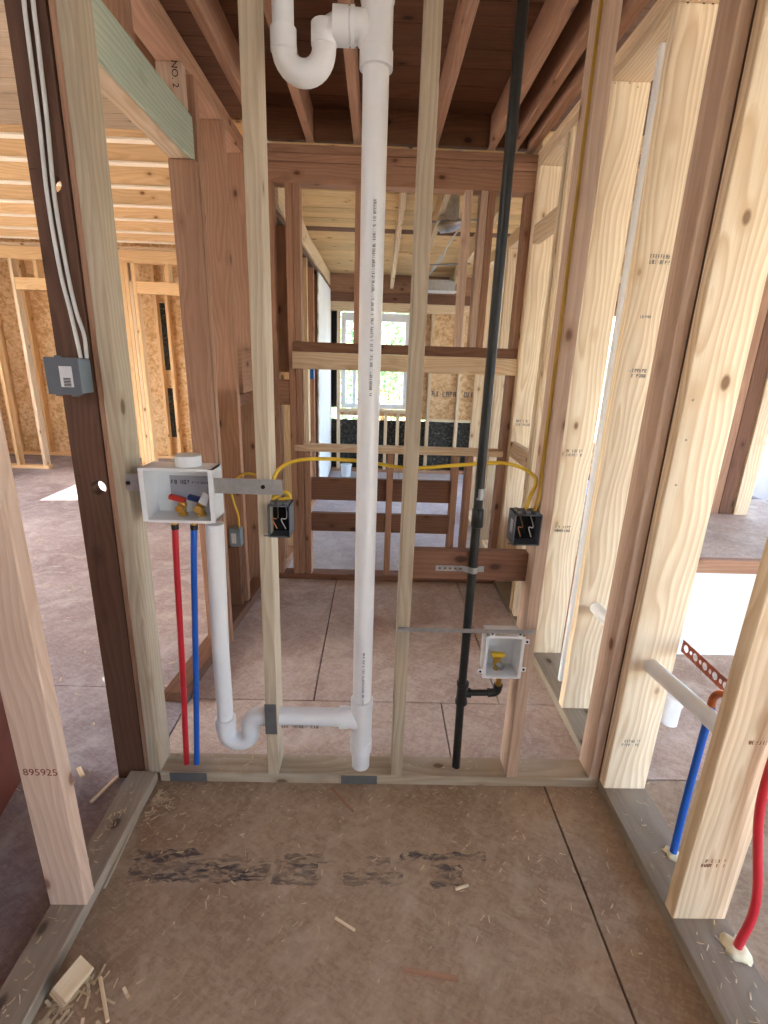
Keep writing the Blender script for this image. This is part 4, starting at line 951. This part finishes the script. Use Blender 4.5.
stamp_on(R[7], 566, 452, 2.112, 8, .012, 39); stamp_on(R[7], 555, 528, 2.112, 8, .012, 41); stamp_on(R[4], 702, 862, .90, 8, .010, 43, M_INKR); stamp_on(R[4], 748, 744, .90, 6, .010, 45, M_INKR, 1)
stamp_on(R[8], 516, 422, 2.47, 8, .012, 47)
text('stamped_grade', crip, 'NO. 2', (0, 0, 0), (0, 0, -1), (1, 0, 0), .022, M_INK)
pt = PY(171, 60, 2.115)
for o in crip.children: o.location = Vector((pt.x, 2.115, pt.z)) - crip.location - wlft.location
# nail heads on the right studs
def nails(parent, spots, y):
    for px, py in spots:
        pt = PY(px, py, y); o = pipe('nail_head', None, [(0, -.001, 0), (0, .004, 0)], .0035, M_RUBBER, 8); o.parent = parent
        o.location = Vector((pt.x, y, pt.z)) - parent.location - parent.parent.location
nails(R[5], ((693, 400), (686, 440), (676, 485)), 1.306); nails(R[6], ((688, 3), (704, 3), (713, 4)), 1.706); nails(R[7], ((615, 83), (630, 83), (638, 87)), 2.112)

# ---- scraps and shavings on the floor
def scrap(name, lab, c, s, rz, mat=None, cat='wood scrap', rx=0):
    o = box(name, None, -s[0] / 2, s[0] / 2, -s[1] / 2, s[1] / 2, -s[2] / 2, s[2] / 2, mat or wood('pine', 'x'), .0015)
    o.location = (c.x, c.y, s[2] / 2 + .0008 + abs(math.sin(rx)) * s[1] / 2); o.rotation_euler = (rx, 0, rz); return tag(o, lab, cat)
scrap('wood_block', 'short offcut of framing lumber lying by the left plate', PZ(74, 990), (.07, .045, .038), 1.2, wood('pine', 'x'), rx=.5)
scrap('wood_splinter', 'long thin splinter lying along the left bottom plate', PZ(128, 838), (.30, .008, .006), 1.62, wood('tan', 'x'))
scrap('wood_splinter', 'thin stick leaning near the offcut block in the left corner', PZ(104, 1000), (.10, .008, .007), 2.2, wood('pine', 'x'))
scrap('wood_splinter', 'small splinter pile stick in the middle of the near floor', PZ(345, 925), (.06, .006, .005), -.5, wood('pale', 'x'))
scrap('wood_splinter', 'flat dark splinter on the near floor below centre right', PZ(430, 975), (.13, .012, .003), -.12, wood('old', 'x'))
scrap('wood_splinter', 'pale stick lying on the hall floor beside the dark stud', PZ(105, 790), (.11, .010, .008), 1.25, wood('pale', 'x'))
scrap('wood_splinter', 'short pale chip on the hall floor left of the dark stud', PZ(81, 773), (.05, .014, .008), -.8, wood('pale', 'x'))
scrap('wood_splinter', 'white chip beside the foot of the dark stud', PZ(108, 680), (.035, .025, .015), .8, M_BOXWHITE)
scrap('wood_splinter', 'diagonal splinter in front of the bottom plate at centre', PZ(342, 800), (.12, .007, .005), -.85, wood('old', 'x'))
scrap('wood_splinter', 'curled pale shaving at the right end of the floor stamp', PZ(462, 888), (.04, .008, .006), .3, wood('pale', 'x'))
rr = random.Random(21); bm = bmesh.new()
def chip(x, y, s, z=.0):
    a = rr.uniform(0, math.pi); l = s * rr.uniform(.5, 2.2); w = s * rr.uniform(.12, .4); c, d = math.cos(a), math.sin(a); k = rr.uniform(.05, .35) * l
    vs_ = []
    for i, u in enumerate((-1, -.3, .35, 1)):
        zz = z + .0012 + k * (u * u) * .5
        for e in (-1, 1): vs_.append(bm.verts.new((x + c * u * l / 2 - d * e * w / 2, y + d * u * l / 2 + c * e * w / 2, zz + (.001 if e > 0 else 0))))
    for i in range(3): bm.faces.new((vs_[2 * i], vs_[2 * i + 1], vs_[2 * i + 3], vs_[2 * i + 2]))
for i in range(240): chip(rr.uniform(-.69, .78), 1.335 - abs(rr.gauss(0, .3)) % .64, .010)
for i in range(100): chip(rr.uniform(-.69, .78), 1.335 - abs(rr.gauss(0, .03)), .009)
for i in range(90): chip(rr.uniform(-.69, .78), PB + .004 + abs(rr.gauss(0, .05)), .014)
for i in range(140): chip(rr.uniform(-.70, .78), PB + .02 + rr.random() * 1.45, .014)
for i in range(60): chip(-.69 + abs(rr.gauss(0, .03)), 1.30 - abs(rr.gauss(0, .05)), .016)
for i in range(70): chip(-.69 + abs(rr.gauss(0, .06)), .73 + rr.uniform(-.06, .06), .02)
for i in range(160): chip(rr.uniform(-2.6, -.85), rr.uniform(.8, 4.2), .018)
for i in range(90): chip(rr.uniform(.96, 1.7), rr.uniform(.7, 2.1), .015)
for i in range(120): chip(rr.uniform(-.78, -.74) if i % 2 else rr.uniform(.82, .93), rr.uniform(.65, 1.3), .010, .038)
for i in range(90): chip(rr.uniform(-.68, .78), rr.uniform(PF + .006, PB - .006), .010, .038)
o = link('wood_shavings', mesh_from(bm), M_SHAVE); o['kind'] = 'stuff'; tag(o, 'pale wood shavings and chips scattered over the floors and plates', 'shavings')

# ---- yard outside the window
def bush(name, lab, c, rad, h, mats, n, seed, cat='bush', ls=.12, flower=0):
    rr = random.Random(seed); t_ = thing(name, lab, cat, c, 'bushes outside the window')
    bm = bmesh.new()
    for k in range(5):
        a = rr.uniform(0, 6.28); sweep(bm, [(0, 0, 0), (math.cos(a) * rad * .2, math.sin(a) * rad * .2, h * .5), (math.cos(a) * rad * .5, math.sin(a) * rad * .5, h * .85)], [.035, .025, .01], 6)
    link('stem', mesh_from(bm), M_BARK, t_, c)
    for mi, mt in enumerate(mats):
        bm = bmesh.new()
        for k in range(n):
            while True:
                p_ = Vector((rr.uniform(-1, 1), rr.uniform(-1, 1), rr.uniform(-1, 1)))
                if .35 < p_.length < 1: break
            p_ = Vector((p_.x * rad, p_.y * rad, h * .55 + p_.z * h * .5)); s = ls * rr.uniform(.6, 1.3)
            q_ = Quaternion((rr.gauss(0, 1), rr.gauss(0, 1), rr.gauss(0, 1), rr.gauss(0, 1))).normalized()
            bm.faces.new([bm.verts.new(p_ + q_ @ Vector(v)) for v in ((-s * .5, 0, 0), (0, -s * .22, .01), (s * .5, 0, 0), (0, s * .22, .01))])
        link('foliage', mesh_from(bm), mt, t_, c)
bush('garden_bush', 'tall green bush seen through the upper right of the window', (1.1, 10.2, -.6), 1.05, 3.4, M_LEAF, 900, 1)
bush('garden_bush', 'light green shrub seen in the left of the window', (-1.15, 10.6, -.6), .95, 2.6, [M_LEAF[2], M_LEAF[1]], 800, 2)
bush('garden_bush', 'low yellow-green plant with orange flowers below the window centre', (.25, 8.6, -.6), .5, 1.5, [M_LEAF[2], M_FLOWER], 260, 3, ls=.10)
bush('garden_bush', 'dark green hedge far behind the other bushes', (0.2, 15.0, -.6), 2.8, 4.2, [M_LEAF[1], M_LEAF[0]], 1300, 4, ls=.18)
